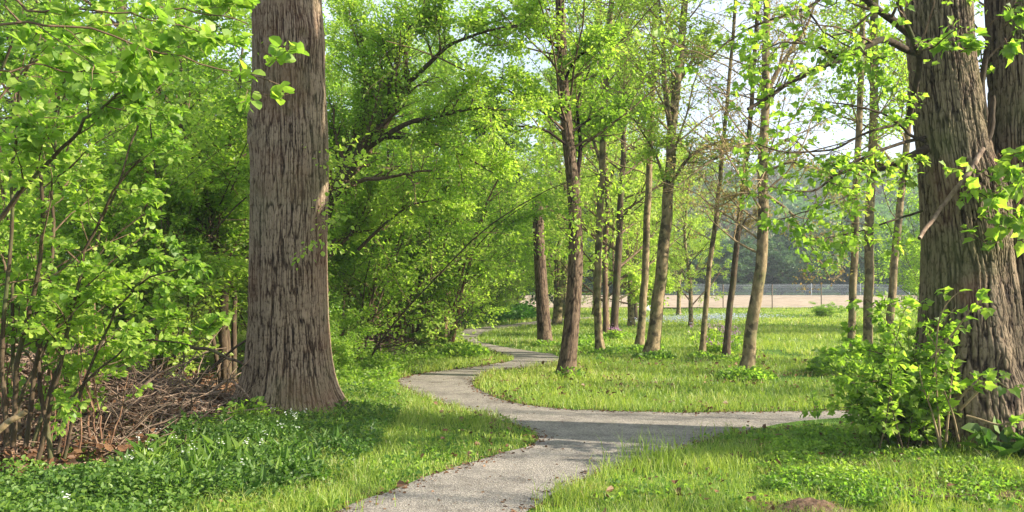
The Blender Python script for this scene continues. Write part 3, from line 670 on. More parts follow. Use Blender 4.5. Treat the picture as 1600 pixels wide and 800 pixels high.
pxtree('dark_barked_tree', 'dark brown furrowed tree leaning right at the bend of the path', [(883, 592), (890, 540), (898, 450), (900, 380), (897, 300), (889, 230), (881, 150), (878, 90), (876, 30), (872, -60)], (30, 15), 13.4, 9, 17000, .052, 'fresh', 'brown', 101,
       [([(900, 290), (908, 230), (900, 160), (925, 100)], 8, .5), ([(878, 80), (855, 60), (832, 30), (800, 25), (740, 45)], 6, -1.0), ([(880, 130), (900, 90), (950, 60)], 5, -.8), ([(885, 190), (840, 150), (780, 120)], 5, -1.0), ([(890, 230), (850, 200), (780, 195), (710, 210)], 4.5, -1.3), ([(888, 210), (930, 180), (990, 170)], 4.5, .6)], GT,
       n1=32, n2=7, n3=5, t0=.36, l1=.34, rr1=.24, relief=(.014, 40))
sn = root('tree_snag', (P(852, 537, 20.2)[0], 20.2, 0), 'short dark broken off trunk left of the dark furrowed tree, its top lost in leaves', 'tree', GT)
so_ = (P(852, 537, 20.2)[0], 20.2, 0.); pl_ = [P(a, b, 20.2) for a, b in [(852, 540), (848, 480), (843, 400), (841, 350), (840, 314)]]
trunkmesh(pl_, [(pw(w_ / 2, 20.2),) * 2 for w_ in (22, 20, 18, 17, 16)], 'trunk', BK['brown'], sn, so_, 90, 260, .014, 36, seed=8, flare=.25)
pxtree('slanting_tree', 'pale slanting trunk seen just left of the dark furrowed tree', [(871, 508), (876, 460), (884, 410), (896, 330), (908, 250), (925, 150), (935, 0)], (14, 9), 28.5, 14, 10000, .08, 'fresh', 'tan', 103, group=GT, n1=24, n2=6, n3=5, t0=.45)
pxtree('slender_tree', 'slim straight trunk standing nearest right of the dark furrowed tree', [(940, 553), (934, 500), (935, 400), (939, 300), (942, 200), (948, 100), (955, 0)], (15, 10), 17.6, 10.5, 11000, .052, 'fresh', 'tan', 104,
       [([(942, 230), (965, 160), (990, 110)], 6, .8), ([(940, 260), (915, 180), (890, 130)], 6, 1)], GT, n1=26, n2=7, n3=5, t0=.4, rr1=.28, twig='ptwig')
pxtree('slender_tree', 'thin very dark trunk half hidden behind the slim straight one', [(947, 522), (946, 470), (944, 400), (950, 330), (947, 250), (940, 150), (938, 0)], (10, 7), 24, 11, 9000, .075, 'fresh', 'dark', 105, group=GT, n1=22, n2=6, n3=4, t0=.35)
pxtree('slender_tree', 'brown trunk with low leafy side branches among the middle trunks', [(959, 530), (962, 480), (966, 400), (970, 320), (974, 240), (976, 160), (980, 0)], (15, 8), 22, 11, 11000, .065, 'lime', 'stem', 106,
       [([(962, 440), (985, 425), (1020, 430)], 5, .6), ([(962, 470), (1000, 450), (1040, 455)], 4, .8)], GT, n1=34, n2=7, n3=4, t0=.12, l1=.22)
pxtree('slender_tree', 'pale straight trunk just left of the thicker forked pale trunk', [(999, 546), (1004, 480), (1009, 400), (1013, 300), (1018, 200), (1021, 100), (1024, 0)], (15, 9), 18.7, 10.5, 11000, .05, 'lime', 'tan', 107, group=GT, n1=30, n2=7, n3=3, t0=.36, rr1=.28, twig='ptwig', l1=.22)
pxtree('forked_tree', 'thicker pale trunk leaning right and forking high among the middle trunks', [(1017, 558), (1025, 490), (1034, 420), (1042, 340), (1047, 260), (1050, 195), (1057, 140), (1066, 60), (1070, 0)], (25, 12), 16.9, 10, 13000, .05, 'lime', 'tan', 108,
       [([(1048, 200), (1040, 150), (1036, 80), (1030, 0)], 10, -.5), ([(1043, 300), (1025, 240), (990, 185)], 6, -.8), ([(1045, 290), (1080, 240), (1140, 215), (1180, 238)], 7, -1), ([(1058, 130), (1085, 90), (1110, 60)], 8, .5)], GT, n1=28, n2=7, n3=3, t0=.38, rr1=.28, twig='ptwig', l1=.24)
pxtree('thin_tree', 'thinnest crooked sunlit young tree trunk in the meadow', [(1096, 557), (1100, 500), (1107, 430), (1115, 370), (1122, 310), (1130, 230), (1140, 120), (1150, 0)], (11, 6), 17, 9, 3200, .04, 'bud', 'tan', 109, [], GT, n1=34, n2=7, n3=5, t0=.25, rr1=.26, twig='ptwig', l1=.18)
pxtree('thin_tree', 'thin dark trunk between the crooked young tree and the curved pale one', [(1134, 562), (1138, 500), (1145, 440), (1150, 390), (1158, 320), (1168, 230), (1175, 150), (1185, 0)], (13, 7), 16.6, 9.5, 3400, .04, 'bud', 'stem', 110, [([(1150, 380), (1165, 340), (1190, 330)], 4, .3)], GT, n1=34, n2=7, n3=5, t0=.25, rr1=.26, twig='ptwig', l1=.2)
pxtree('curved_tree', 'mottled pale tree with curved trunk forking high, nearest in the meadow on the right', [(1165, 590), (1172, 530), (1183, 460), (1191, 380), (1192, 300), (1193, 220), (1196, 150), (1195, 80), (1200, 0)], (24, 12), 13.6, 9, 5500, .04, 'bud', 'tan', 111,
       [([(1196, 150), (1215, 110), (1235, 80), (1262, 40), (1275, 0)], 9, .3), ([(1194, 235), (1178, 222), (1150, 228), (1100, 258), (1060, 290)], 6, -.6), ([(1193, 240), (1235, 212), (1290, 260), (1330, 330)], 5, .6), ([(1192, 300), (1235, 330), (1265, 380), (1300, 440)], 5, .5), ([(1192, 310), (1160, 300), (1130, 320)], 5, .5), ([(1192, 270), (1240, 250), (1300, 290)], 5, -.5)], GT, n1=34, n2=8, n3=5, t0=.22, rr1=.24, twig='ptwig', l1=.24, droop=.04)
pxtree('thin_tree', 'mottled thin trunk behind the leafy shoots, left of the straight pair', [(1328, 577), (1331, 500), (1335, 400), (1338, 300), (1342, 200), (1346, 100), (1348, 0)], (14, 10), 14.8, 9.5, 9000, .05, 'fresh', 'tan', 112, group=GT, n1=30, n2=6, n3=5, t0=.4, rr1=.28, twig='ptwig', l1=.2)
pxtree('thin_tree', 'straight tallest pale trunk beside the mottled thin one', [(1354, 565), (1356, 480), (1358, 400), (1361, 300), (1364, 200), (1366, 100), (1366, 0)], (17, 14), 15.6, 10.5, 9000, .05, 'fresh', 'tan', 113, group=GT, n1=30, n2=6, n3=5, t0=.4, rr1=.28, twig='ptwig', l1=.2)
pxtree('thin_tree', 'pale thin trunk closest to the twin trunk', [(1385, 565), (1390, 500), (1395, 440), (1402, 370), (1408, 300), (1418, 220), (1425, 100), (1430, 0)], (15, 10), 15.4, 9.5, 9000, .05, 'fresh', 'tan', 114, group=GT, n1=30, n2=6, n3=4, t0=.35, twig='ptwig', l1=.2)

# ================================================================== LEFT WOOD
# spreading tree right behind the thick trunk
Yb = 13.0
bt = [P(470, 590, Yb), P(478, 470, Yb), P(495, 370, Yb), P(515, 310, Yb), P(545, 262, Yb), P(572, 230, Yb), P(600, 195, Yb), P(620, 160, Yb), P(638, 130, Yb)]; bt[0][2] = -.05
org = np.array([bt[0][0], Yb, 0]); o = root('spreading_tree', org, 'many limbed leafy tree fanning out behind the thick left trunk', 'tree')
lims = [([P(a, b, y_) for (a, b), y_ in zip(l, np.linspace(Yb, Yb + dy - .4, len(l)))], w_ * 1.0 / 2 / FPX * Yb) for l, w_, dy in [
    ([(638, 130), (632, 90), (645, 40), (675, 0), (690, -40)], 10, .5), ([(575, 230), (605, 210), (640, 190), (690, 180), (740, 168), (790, 172)], 10, -.8), ([(608, 175), (608, 130), (625, 80), (640, 40), (672, 0)], 7, -.5),
    ([(560, 245), (566, 180), (570, 100), (560, 40), (545, 0)], 9, .8), ([(638, 130), (670, 100), (700, 70), (760, 48), (835, 34)], 8, -.6), ([(515, 320), (535, 270), (560, 200), (600, 140)], 8, 1),
    ([(520, 280), (545, 240), (565, 160), (568, 60)], 7, .6), ([(560, 390), (600, 350), (640, 320), (690, 310)], 6, -.5), ([(515, 400), (545, 370), (565, 340), (580, 300)], 6, .3), ([(500, 380), (440, 280), (380, 200), (330, 150)], 9, 1.2), ([(585, 215), (650, 215), (720, 240), (770, 270)], 7, -.6)]]
tree_parts(o, org, bt, list(1.0 * np.array([28, 27, 25, 23, 21, 18, 15, 13, 12]) / 2 / FPX * Yb), 46000, .045, OVAL, 'fresh', 'stem', 201, 18, 8, 6, .3, .45, limbs=lims, tilt=.6, flat=.7)

# multi-stem tree left of the thick trunk
def stemtree(name, label, specs, mat, leafn, leafsz, lmat, seed, tpl=OVAL, cat='tree', group=None, n1=8, n2=6, n3=4, kl=.3, twig='twig', t0=.25, tilt=.6, sprd=.05):
    r = np.random.default_rng(seed); y0 = specs[0][1][0]
    b0 = P(*specs[0][0][0], y0); org = np.array([b0[0], y0, 0]); o = root(name, org, label, cat, group)
    Ls, Rs = [], []
    for px, Y, wpx in specs:
        pl = [P(a, b, y_) for (a, b), y_ in zip(px, np.linspace(Y[0], Y[1], len(px)))]
        L = resample(pl, 16) + .04 * (np.stack([vn(np.arange(16) * .7, i, seed, 5) for i in range(3)], 1) - .5); RR = np.linspace(1, .35, 16) * wpx / 2 / FPX * Y[0]
        v, q = tubes(L[None], RR[None], 8); mk('stem', v, q, None, BK[mat], o, smooth=True, org=org); Ls.append(L); Rs.append(RR)
    S, SR = np.stack(Ls), np.stack(Rs)
    B, BR = kids(S, SR, n1, t0, 1, .85, kl, 7, .5, .14, .03, .3, .7, r=r)
    C, CR = kids(B, BR, n2, .15, 1, .8, .42, 5, .55, .18, .0, .3, .6, r=r)
    gens = [tubes(B, BR, 5), tubes(C, CR, 3)]; fin = [C]
    if n3:
        D, DR = kids(C, CR, n3, .1, 1, .8, .5, 4, .6, .2, -.02, .3, .6, r=r); gens.append(tubes(D, DR, 3)); fin.append(D)
    v, q = joinT(gens); mk('twigs', v, q, None, BK[twig], o, org=org)
    n = sum(len(f) for f in fin); nl = max(1, int(round(leafn / n))); pp = [leafpos(f, nl, .1, 1, sprd, r) for f in fin]
    mkleaves('foliage', np.vstack([a for a, _ in pp]), np.vstack([b for _, b in pp]), leafsz, tpl, LF[lmat], o, org, tilt, seed)
    return o
stemtree('multi_stem_tree', 'dark multi-stemmed tree in the wood just left of the thick trunk',
    [([(352, 600), (348, 450), (325, 330), (300, 240), (270, 170), (230, 110)], (12, 11.5), 14), ([(356, 600), (350, 430), (330, 300), (300, 200), (285, 160), (280, 60)], (12, 12.3), 15),
     ([(350, 600), (340, 420), (345, 330), (362, 200), (372, 150), (380, 60)], (12, 12), 10), ([(365, 600), (368, 480), (355, 380), (340, 250), (310, 150)], (12.2, 13), 9),
     ([(345, 600), (330, 500), (300, 400), (250, 330), (200, 250)], (12, 11), 8)], 'stem', 42000, .05, 'fresh', 211, group=None, sprd=.12)

# foreground hazel at the left edge
stemtree('hazel_bush', 'tall hazel bush with broad leaves on arching stems at the left edge',
    [([(20, 700), (30, 560), (60, 420), (70, 250), (95, 150), (130, 60)], (6.6, 6.0), 9), ([(10, 700), (5, 500), (20, 300), (30, 150), (60, 65)], (6.4, 5.4), 8), ([(0, 345), (60, 270), (110, 215), (160, 170), (222, 125)], (5.6, 5.0), 8),
     ([(60, 720), (90, 600), (110, 480), (140, 380), (180, 300), (215, 250)], (6.8, 6.2), 8), ([(80, 720), (60, 560), (50, 420), (80, 300), (110, 220)], (6.9, 7), 8), ([(40, 700), (70, 500), (85, 330), (90, 100)], (6.8, 6.5), 8),
     ([(100, 720), (130, 600), (160, 520), (220, 440), (280, 420)], (6.9, 6.3), 6), ([(90, 710), (110, 620), (170, 560), (230, 530), (300, 540)], (6.8, 6.2), 5), ([(-30, 700), (-50, 500), (-40, 250), (20, 60)], (6.4, 5.4), 10),
     ([(50, 700), (100, 560), (130, 430), (190, 280), (230, 160)], (7.2, 7.0), 7), ([(10, 690), (60, 560), (150, 400), (230, 330)], (7.2, 7.0), 6), ([(30, 690), (20, 500), (10, 300), (-20, 100)], (7.2, 7.0), 7)],
    'stem', 11500, .042, 'mid', 221, ROUND, 'bush', None, 8, 4, 0, .28, t0=.2)
r = np.random.default_rng(9)
sp = []
for i in range(34):
    b = -60 + 230 * r.random(); t = b + (r.random() - .4) * 90; Yq = 7.0 + 1.1 * r.random(); top = 380 + 170 * r.random()
    sp.append(([(b, 715 - 20 * r.random()), ((b + t) / 2 + 10 * r.standard_normal(), (700 + top) / 2), (t, top)], (Yq, Yq), 2.4 + 2.2 * r.random()))
stemtree('hazel_shoots', 'dense thicket of thin reddish upright shoots by the brushwood at the left edge', sp, 'red', 1500, .046, 'mid', 222, ROUND, 'bush', None, 3, 3, 0, .2)
# branch of broad leaves reaching in from the left above
stemtree('overhanging_branch', 'nearest overhanging branches with broad soft leaves at the top left', [([(-80, 60), (40, 30), (140, 45), (240, 75), (340, 110), (440, 135)], (4.0, 4.6), 5), ([(-60, -40), (60, 20), (160, 10), (260, 40), (330, 60)], (4.0, 4.3), 5), ([(-60, 120), (60, 100), (140, 115), (220, 120)], (4.2, 4.6), 4), ([(60, -60), (160, -20), (260, 10), (390, 40)], (4.6, 5.0), 5), ([(-60, 200), (20, 130), (90, 60), (190, 40)], (4.6, 5.0), 5)],
    'twig', 1150, .048, 'mid', 223, ROUND, 'branch', None, 6, 3, 0, .3, t0=.1)

# hazel clump on the inside of the bend
r = np.random.default_rng(14); sp = []
for i in range(34):
    b = 575 + 130 * r.random(); t = b + (b - 640) * (.5 + r.random()) + 25 * r.standard_normal(); Yq = 18 + 1.6 * r.random(); top = 200 + 160 * r.random()
    sp.append(([(b, 545), (b + (t - b) * .2, 450), (b + (t - b) * .5, (450 + top) / 2), (t, top)], (Yq, Yq - .5 + 2 * r.random()), 3 + 3.5 * r.random()))
sp += [([(700, 545), (712, 470), (730, 390), (760, 330)], (18, 17.5), 6), ([(607, 540), (606, 450), (605, 390), (600, 330)], (18, 18.4), 8), ([(592, 510), (575, 450), (563, 430), (550, 400)], (17, 17), 9)]
stemtree('hazel_clump', 'tall many stemmed hazel clump at the grassy inside of the bend', sp, 'red', 60000, .052, 'fresh', 231, OVAL, 'bush', None, 8, 6, 4, .24, t0=.12, sprd=.12)

# prototypes for the wood
GWD = 'trees and bushes of the wood on the left'
def understory_labels(i): return None
S1 = shrub_proto('wood_bush', 9, 4.6, 0, .55, 19000, .054, OVAL, 'fresh', 'stem', 'leafy bush in the wood behind the brushwood pile', 'bush', GWD, 301, .018, 12, 7)
S2 = shrub_proto('wood_bush', 7, 5.5, 0, .4, 19000, .054, OVAL, 'fresh', 'stem', 'leafy bush in the wood behind the brushwood pile', 'bush', GWD, 302, .020, 12, 7)
S3 = shrub_proto('low_bush', 12, 2.1, 0, .8, 11000, .06, OVAL, 'mid', 'red', 'low green bush on the edge of the wood', 'bush', GWD, 303, .012, 7, 5)
def bigproto(seed, h, leafn, lsz, lmat, t0, l1, bm='stem', rad=.16, tpl=OVAL, **k):
    o = root('wood_tree', (0, 0, 0), 'x', 'tree', GWD)
    r = np.random.default_rng(seed); tk = [np.array([.35 * r.standard_normal() * q * h / 10, .35 * r.standard_normal() * q * h / 10, h * q - .1]) for q in (0, .25, .5, .75, 1)]
    tree_parts(o, np.zeros(3), tk, [rad, rad * .8, rad * .6, rad * .35, .03], leafn, lsz, tpl, lmat, bm, seed, t0=t0, l1=l1, **k); return o
T1 = bigproto(311, 10, 24000, .062, 'fresh', .06, .34, n1=36, n2=8, n3=5)
T2 = bigproto(312, 12, 24000, .066, 'fresh', .12, .3, n1=40, n2=8, n3=5, rad=.17)
T4 = bigproto(314, 15, 3500, .08, 'fresh', .35, .2, n1=26, n2=7, n3=4, bm='tan', rad=.14)  # sparse crown, only for the unseen shade trees on the right
T3 = bigproto(313, 12, 36000, .07, 'lime', .10, .30, n1=30, n2=8, n3=4, bm='tan')
def put(proto, x, y, rz, s, label, group, used=set()):
    z = float(terr(x, y))
    if proto.name not in used:
        used.add(proto.name); proto.location = (x, y, z); proto.rotation_euler = (0, 0, rz); proto.scale = (s,) * 3 if np.isscalar(s) else s
        proto['label'] = label; proto['group'] = group; return proto
    return clone(proto, (x, y, z), rz, s, label, group)
r = np.random.default_rng(50)
g1 = 'bushes of the wood behind the brushwood'; g2 = 'bushes behind the spreading tree'; g3 = 'trees deep in the wood'; g4 = 'bushes along the far path'; g5 = 'tall trees closing the wood'
for x, y in [(-7.6, 11.2), (-6.2, 12.6), (-9.2, 12.8), (-4.9, 11.6), (-8.0, 14.6), (-6.4, 15.6), (-10.5, 16), (-4.4, 14.4)]:
    put(S1 if r.random() < .5 else S2, x, y, r.random() * 6, .75 + .4 * r.random(), 'leafy bush of the wood behind the brushwood pile, left of the thick trunk', g1)
for x, y in [(-2.9, 15.2), (-3.6, 17.5), (-1.6, 21.5), (-4.6, 19.5), (-6.2, 18.5), (-2.2, 19.0)]:
    put(S2 if r.random() < .6 else S1, x, y, r.random() * 6, .8 + .45 * r.random(), 'leafy bush of the wood seen right of the thick trunk', g2)
for x, y in [(-8.8, 18.5), (-12, 20), (-14.5, 22), (-9.5, 23), (-6.5, 23), (-4.2, 25), (-12, 27), (-16, 28), (-8, 29), (-3, 30), (-18, 24)]:
    put((T1, T2)[int(r.random() < .4)], x, y, r.random() * 6, .9 + .3 * r.random(), 'tall leafy tree deep in the wood on the left', g3)
for x, y, s in [(-1.6, 26, .9), (-1.0, 29.5, .95), (-.6, 33, .85), (-1.8, 33, 1.1), (.3, 37, .8), (-2.2, 29, 1.2), (1.6, 41, .8)]:
    put(S1 if r.random() < .6 else S2, x, y, r.random() * 6, s * (.9 + .2 * r.random()), 'leafy bush lining the left side of the far path', g4)
for x, y in [(-3, 36), (-.5, 41), (-6, 34), (-11, 35), (-2, 47), (-7, 42)]:
    put((T1, T2)[int(r.random() < .5)], x, y, r.random() * 6, .9 + .25 * r.random(), 'tall leafy tree closing the view where the path disappears', g5)
for x, y, s, lb in [(-3.35, 14.1, .7, 'low bush growing just right of the thick trunk foot'), (-2.9, 12.9, .45, 'smallest bush beside the thick trunk at the grass edge'), (-8.5, 9.6, .9, 'low bush behind the hazel at the left edge'), (-5.4, 10.9, .8, 'low bush hiding the rear of the brushwood pile'), (-6.9, 10.2, .7, 'low bush on top of the brushwood bank'), (-1.75, 17.6, .35, 'small round bush at the right foot of the hazel clump')]:
    put(S3, x, y, r.random() * 6, s, lb, 'low bushes at the wood edge')
# leafy trees behind the slim trunks and beyond the meadow
put(T3, 2.9, 25.5, 1.0, .62, 'bright low branched tree behind the middle trunks', 'bright trees behind the middle trunks')
put(T1, 4.6, 31, 2.0, .6, 'bright tree overhanging the meadow behind the forked trunk', 'bright trees behind the middle trunks')
put(T3, 1.6, 30, 3.0, .8, 'pale green tree behind the dark furrowed tree', 'bright trees behind the middle trunks')
put(T3, 3.6, 36, 4.0, .85, 'taller pale green tree farther behind the middle trunks', 'bright trees behind the middle trunks')
for x, y, s in [(5.9, 27.5, .5), (4.0, 28, .72), (7.2, 36, .6), (2.2, 34, .8), (5.6, 39, .7)]:
    put(T3, x, y, x * 3, s, 'bright leafy tree behind the middle trunks, one of several alike', 'bright trees behind the middle trunks')
for x, y, s in [(12.2, 24, .75), (13.6, 26, .9), (15.5, 25, .9)]:
    put(S2, x, y, r.random() * 6, s, 'leafy bush behind the pale trunks next to the twin trunk', 'bushes behind the twin trunk')
put(S3, 13.0, 34.5, 1, (.5, .5, .3), 'low dark bush on the meadow left of the leafy shoots', 'low bushes at the wood edge')
# hedge line beyond the field
S5 = shrub_proto('field_tree', 8, 6.0, 0, .5, 9000, .19, DIAM, 'teal', 'stem', 'blue green tree of the row behind the pale field', 'tree', 'row of trees behind the field', 305, .04, 10, 6, t0=.05)
for i, x in enumerate(np.arange(-2, 62, 2.6)):
    put(S5, x + .8 * r.standard_normal(), 80.5 + 1.2 * r.standard_normal(), r.random() * 6, (1.2, 1.2, .72 + .25 * r.random()), 'blue green tree of the row behind the pale field', 'row of trees behind the field')
for i, x in enumerate(np.arange(0, 66, 5)):
    put(S5, x + 1.5 * r.standard_normal(), 91 + 3 * r.standard_normal(), r.random() * 6, (1.9, 1.9, 1.25 + .5 * r.random()), 'taller blue green tree behind the row at the field', 'taller trees behind the field')
# conifer
def conifer(x, y, h):
    org = (x, y, 0); o = root('conifer', org, 'dark conifer glimpsed between the leaves above the hazel clump', 'tree')
    r = np.random.default_rng(4); tk = np.array([[0, 0, h * t] for t in np.linspace(0, 1, 12)])
    v, q = tubes(tk[None], np.linspace(.22, .03, 12)[None], 8); mk('trunk', v, q, None, BK['dark'], o, smooth=True)
    B, BR = kids(tk[None], np.linspace(.2, .03, 12)[None], 130, .12, .99, 1.5, .3, 6, .2, .05, -.06, .9, .2, r=r)
    v, q = tubes(B, BR, 4); mk('twigs', v, q, None, BK['dark'], o)
    C, CR = kids(B, BR, 14, .1, 1, .9, .35, 3, .5, .1, -.08, .4, .3, r=r)
    p, d = leafpos(C, 16, 0, 1, .05, r, .5); mkleaves('crown', p, d, .13, DIAM, LF['fir'], o, (0, 0, 0), .8, 2)
conifer(-.9, 38.5, 10.5)

# far wooded hill: one mass
r = np.random.default_rng(60)
nc = 620; cx = -60 + 260 * r.random(nc); cyy = 105 + 170 * r.random(nc); cz = terr(cx, cyy)
rad_ = 2.6 + 2.2 * r.random(nc); hh = 5 + 4 * r.random(nc)
nn = 420; u = nrm(r.standard_normal((nc, nn, 3))); u[..., 2] = np.abs(u[..., 2]) * 1.3 - .35
pos = np.stack([cx, cyy, cz + hh * .55], 1)[:, None] + u * (rad_[:, None, None] * (.75 + .3 * r.random((nc, nn, 1)))) * np.array([1, 1, 1.2])
d = nrm(r.standard_normal((nc * nn, 3)))
ctint = np.repeat(np.clip(.2 + .7 * r.random(nc), 0, 1), nn)
pos = pos.reshape(-1, 3)
isb = np.repeat(r.random(nc) < .3, nn)
for nm, kk, mt, lb in (('wood', ~isb, 'far', 'distant green wood covering the hill behind the field'), ('bare_wood', isb, 'bare', 'distant brownish bare trees scattered over the wooded hill')):
    V, Q, T, ti = leaves(pos[kk], d[kk], .75 * (.6 + .8 * r.random(kk.sum())), DIAM, 1.2, tint=np.clip(ctint[kk] + .12 * r.standard_normal(kk.sum()), 0, 1))
    tag(mk(nm, V, Q, T, LF[mt], None, ti), lb, 'wood', kind='stuff')

# ================================================================== unseen trees added on the right to throw shade stripes, crowns squeezed narrow
r = np.random.default_rng(70); gs = 'unseen trees added on the right for their shade'
for x, y, s in [(11, 5.3, (.3, .26, .42)), (13, 3.2, (.4, .3, .5)), (12.5, 7.4, (.3, .24, .45)), (13.5, 9.6, (.4, .3, .45)), (14.5, 11.6, (.4, .25, .5)), (17, 12.8, (.5, .32, .5)), (16, 15.2, (.5, .3, .5)), (19, 18, (.5, .4, .5)), (21, 22, (.6, .4, .55)), (25, 27, (.6, .4, .6)), (19, 8.6, (.5, .3, .6)), (22, 4, (.6, .4, .7))]:
    put(T4, x, y, r.random() * 6, s, 'unseen leafy tree added on the right for its shade', gs)

# ================================================================== brushwood, logs, low plants
r = np.random.default_rng(80)
n = 4200; x = -7.4 + 5.2 * r.random(n); y = 7.3 + 3.4 * r.random(n); kk_ = pip(x, y, WOOD); x, y = x[kk_], y[kk_]; n = len(x)
z0 = terr(x, y) + .5 * np.exp(-(((x + 5.5) / 2.0) ** 2 + ((y - 9.3) / 1.0) ** 2)) * r.random(n) + .02
a = r.random(n) * 2 * PI; el = .35 * r.standard_normal(n); le = .25 + .9 * r.random(n) ** 2
d = np.stack([np.cos(a) * np.cos(el), np.sin(a) * np.cos(el), np.sin(el)], 1)
Pl = np.zeros((n, 6, 3)); Pl[:, 0] = np.stack([x, y, z0], 1)
for k in range(1, 6):
    d = nrm(d + .22 * r.standard_normal(d.shape) - .05 * UP); Pl[:, k] = Pl[:, k - 1] + d * (le / 5)[:, None]
Pl[..., 2] = np.maximum(Pl[..., 2], terr(Pl[..., 0], Pl[..., 1]) + .01)
v, q = tubes(Pl, (.004 + .009 * r.random(n) ** 2)[:, None] * np.linspace(1, .5, 6)[None], 5)
tag(mk('brushwood', v, q, None, BK['dead'], smooth=True), 'tangled heap of dead twigs and brushwood left of the thick trunk', 'brushwood', kind='stuff')
n = 26000; x = -12 + 9.6 * r.random(n); y = 6.6 + 8 * r.random(n); k = (pip(x, y, WOOD)) ; x, y = x[k], y[k]; n = len(x)
pos = np.stack([x, y, terr(x, y) + .01 + .12 * r.random(n) ** 2 + .2 * np.exp(-(((x + 5.5) / 1.8) ** 2 + ((y - 9.3) / .9) ** 2)) * r.random(n)], 1)
V, Q, T, ti = leaves(pos, nrm(r.standard_normal((n, 3)) * [1, 1, .4]), .05 + .05 * r.random(n), OVAL, .7)
tag(mk('leaf_litter', V, Q, T, LF['dry'], None, ti), 'brown dead leaves covering the wood floor under the bushes', 'leaf litter', kind='stuff')
def deadlog(name, label, cat, px, Y, w, mat='dead', forks=(), sides=12):
    org = P(*px[0], Y[0]); o = root(name, org, label, cat, 'fallen wood in the brushwood heap')
    limb(o, org, px, Y, w / 2 / FPX * Y[0], w * .35 / FPX * Y[0], mat, 'wood', sides, 24, .012)
    for f_ in forks: limb(o, org, f_, Y[1] if np.isscalar(Y) else (Y[0] + Y[1]) / 2, w * .25 / FPX * Y[0], w * .1 / FPX * Y[0], mat, 'twig', 7)
    return o
deadlog('fallen_log', 'thick brown log lying across the top of the brushwood', 'log', [(165, 612), (200, 607), (235, 604), (262, 604)], (9.6, 9.5), 12)
deadlog('fallen_branch', 'arched dark fallen branch with a fork above the brushwood', 'branch', [(270, 533), (290, 540), (330, 548), (360, 560), (385, 572)], (9.6, 9.4), 6, 'stem', [[(287, 540), (287, 560), (286, 592)], [(358, 556), (330, 578), (300, 592)], [(276, 533), (280, 518), (278, 505)]])
deadlog('fallen_branch', 'slanting pale stick in front of the brushwood', 'branch', [(105, 670), (150, 682), (180, 695), (205, 712)], (8.3, 7.9), 4)
deadlog('fallen_branch', 'long pale twig reaching to the foot of the thick trunk', 'branch', [(270, 646), (310, 648), (345, 645), (375, 640), (420, 641)], (9.0, 9.1), 3.5)
deadlog('fallen_branch', 'short upright curved pale stick in the brushwood', 'branch', [(275, 622), (268, 640), (270, 660), (276, 682)], (9.0, 8.9), 6)
deadlog('fallen_branch', 'bent grey branch lying against the left foot of the thick trunk', 'branch', [(330, 612), (352, 596), (372, 600), (388, 622)], (9.3, 9.2), 4)
deadlog('fallen_branch', 'thin forked twig in the weeds right below the thick trunk', 'branch', [(430, 672), (470, 668), (505, 674), (540, 668)], (8.9, 8.9), 2.5, 'dead')
deadlog('leaning_stick', 'thick smooth stick leaning at the left edge of the photo', 'branch', [(-30, 700), (0, 670), (25, 652), (40, 640)], (6.2, 6.2), 12, 'ptwig')
deadlog('fallen_branch', 'dark slanting stick behind the brushwood', 'branch', [(300, 600), (330, 575), (365, 545), (385, 530)], (9.9, 9.9), 5, 'stem')
deadlog('fallen_branch', 'brown pointed branch stump left of the log', 'branch', [(195, 600), (180, 585), (165, 572)], (9.5, 9.5), 6, 'stem')
# second little heap right of the thick trunk
n = 260; c = G(575, 548); x = c[0] + .8 * r.standard_normal(n) * .9; y = c[1] - .4 + .8 * r.standard_normal(n) * .7
a = r.random(n) * 2 * PI; Pl = np.zeros((n, 5, 3)); Pl[:, 0] = np.stack([x, y, .05 + .5 * r.random(n) * np.exp(-((x - c[0]) / .9) ** 2)], 1); d = nrm(np.stack([np.cos(a), np.sin(a), .35 * r.standard_normal(n)], 1))
for k in range(1, 5): d = nrm(d + .2 * r.standard_normal(d.shape)); Pl[:, k] = Pl[:, k - 1] + d * .16
v, q = tubes(Pl, np.full((n, 5), .009), 5)
tag(mk('brushwood', v, q, None, BK['dead'], smooth=True), 'small heap of dead twigs between the thick trunk and the hazel clump', 'brushwood', kind='stuff')

# herb layer
def herbs(name, n, poly, label, cat, hmax, lsz, tpl, mat, seed, clump=1.2, thr=.4, dens=1, tilt=.7, stand=.5, droop=.3):
    r = np.random.default_rng(seed); poly = [tuple(G(*p)) for p in poly]; a = np.array(poly); lo, hi = a.min(0), a.max(0)
    x = lo[0] + (hi[0] - lo[0]) * r.random(n); y = lo[1] + (hi[1] - lo[1]) * r.random(n)
    c = fbm(x * clump, y * clump, 0, seed, 3); k = pip(x + 1.3 * (fbm(x * 1.7, y * 1.7, 3, seed, 3) - .5), y + 1.3 * (fbm(x * 1.7, y * 1.7, 9, seed, 3) - .5), poly) & (r.random(n) < sstep(thr - .1, thr + .12, c)) & ~in_path(x, y); x, y, c = x[k], y[k], c[k]; n = len(x)
    z = terr(x, y) + hmax * (.25 + 1.3 * (c - thr + .1)) * r.random(n)
    d = nrm(np.stack([r.standard_normal(n), r.standard_normal(n), stand * (.4 + np.abs(r.standard_normal(n)))], 1))
    pos = np.stack([x, y, z], 1)
    V, Q, T, ti = leaves(pos, d, lsz * (.6 + .8 * r.random(n)), tpl, tilt, droop=droop, tint=clumptint(pos, seed, 1.5, r))
    tag(mk(name, V, Q, T, LF[mat], None, ti), label, cat, kind='stuff'); return x, y, z
LEFTV = [(-200, 960), (-200, 730), (100, 775), (230, 730), (300, 690), (400, 655), (530, 612), (600, 618), (640, 640), (600, 680), (560, 740), (430, 790), (250, 960)]
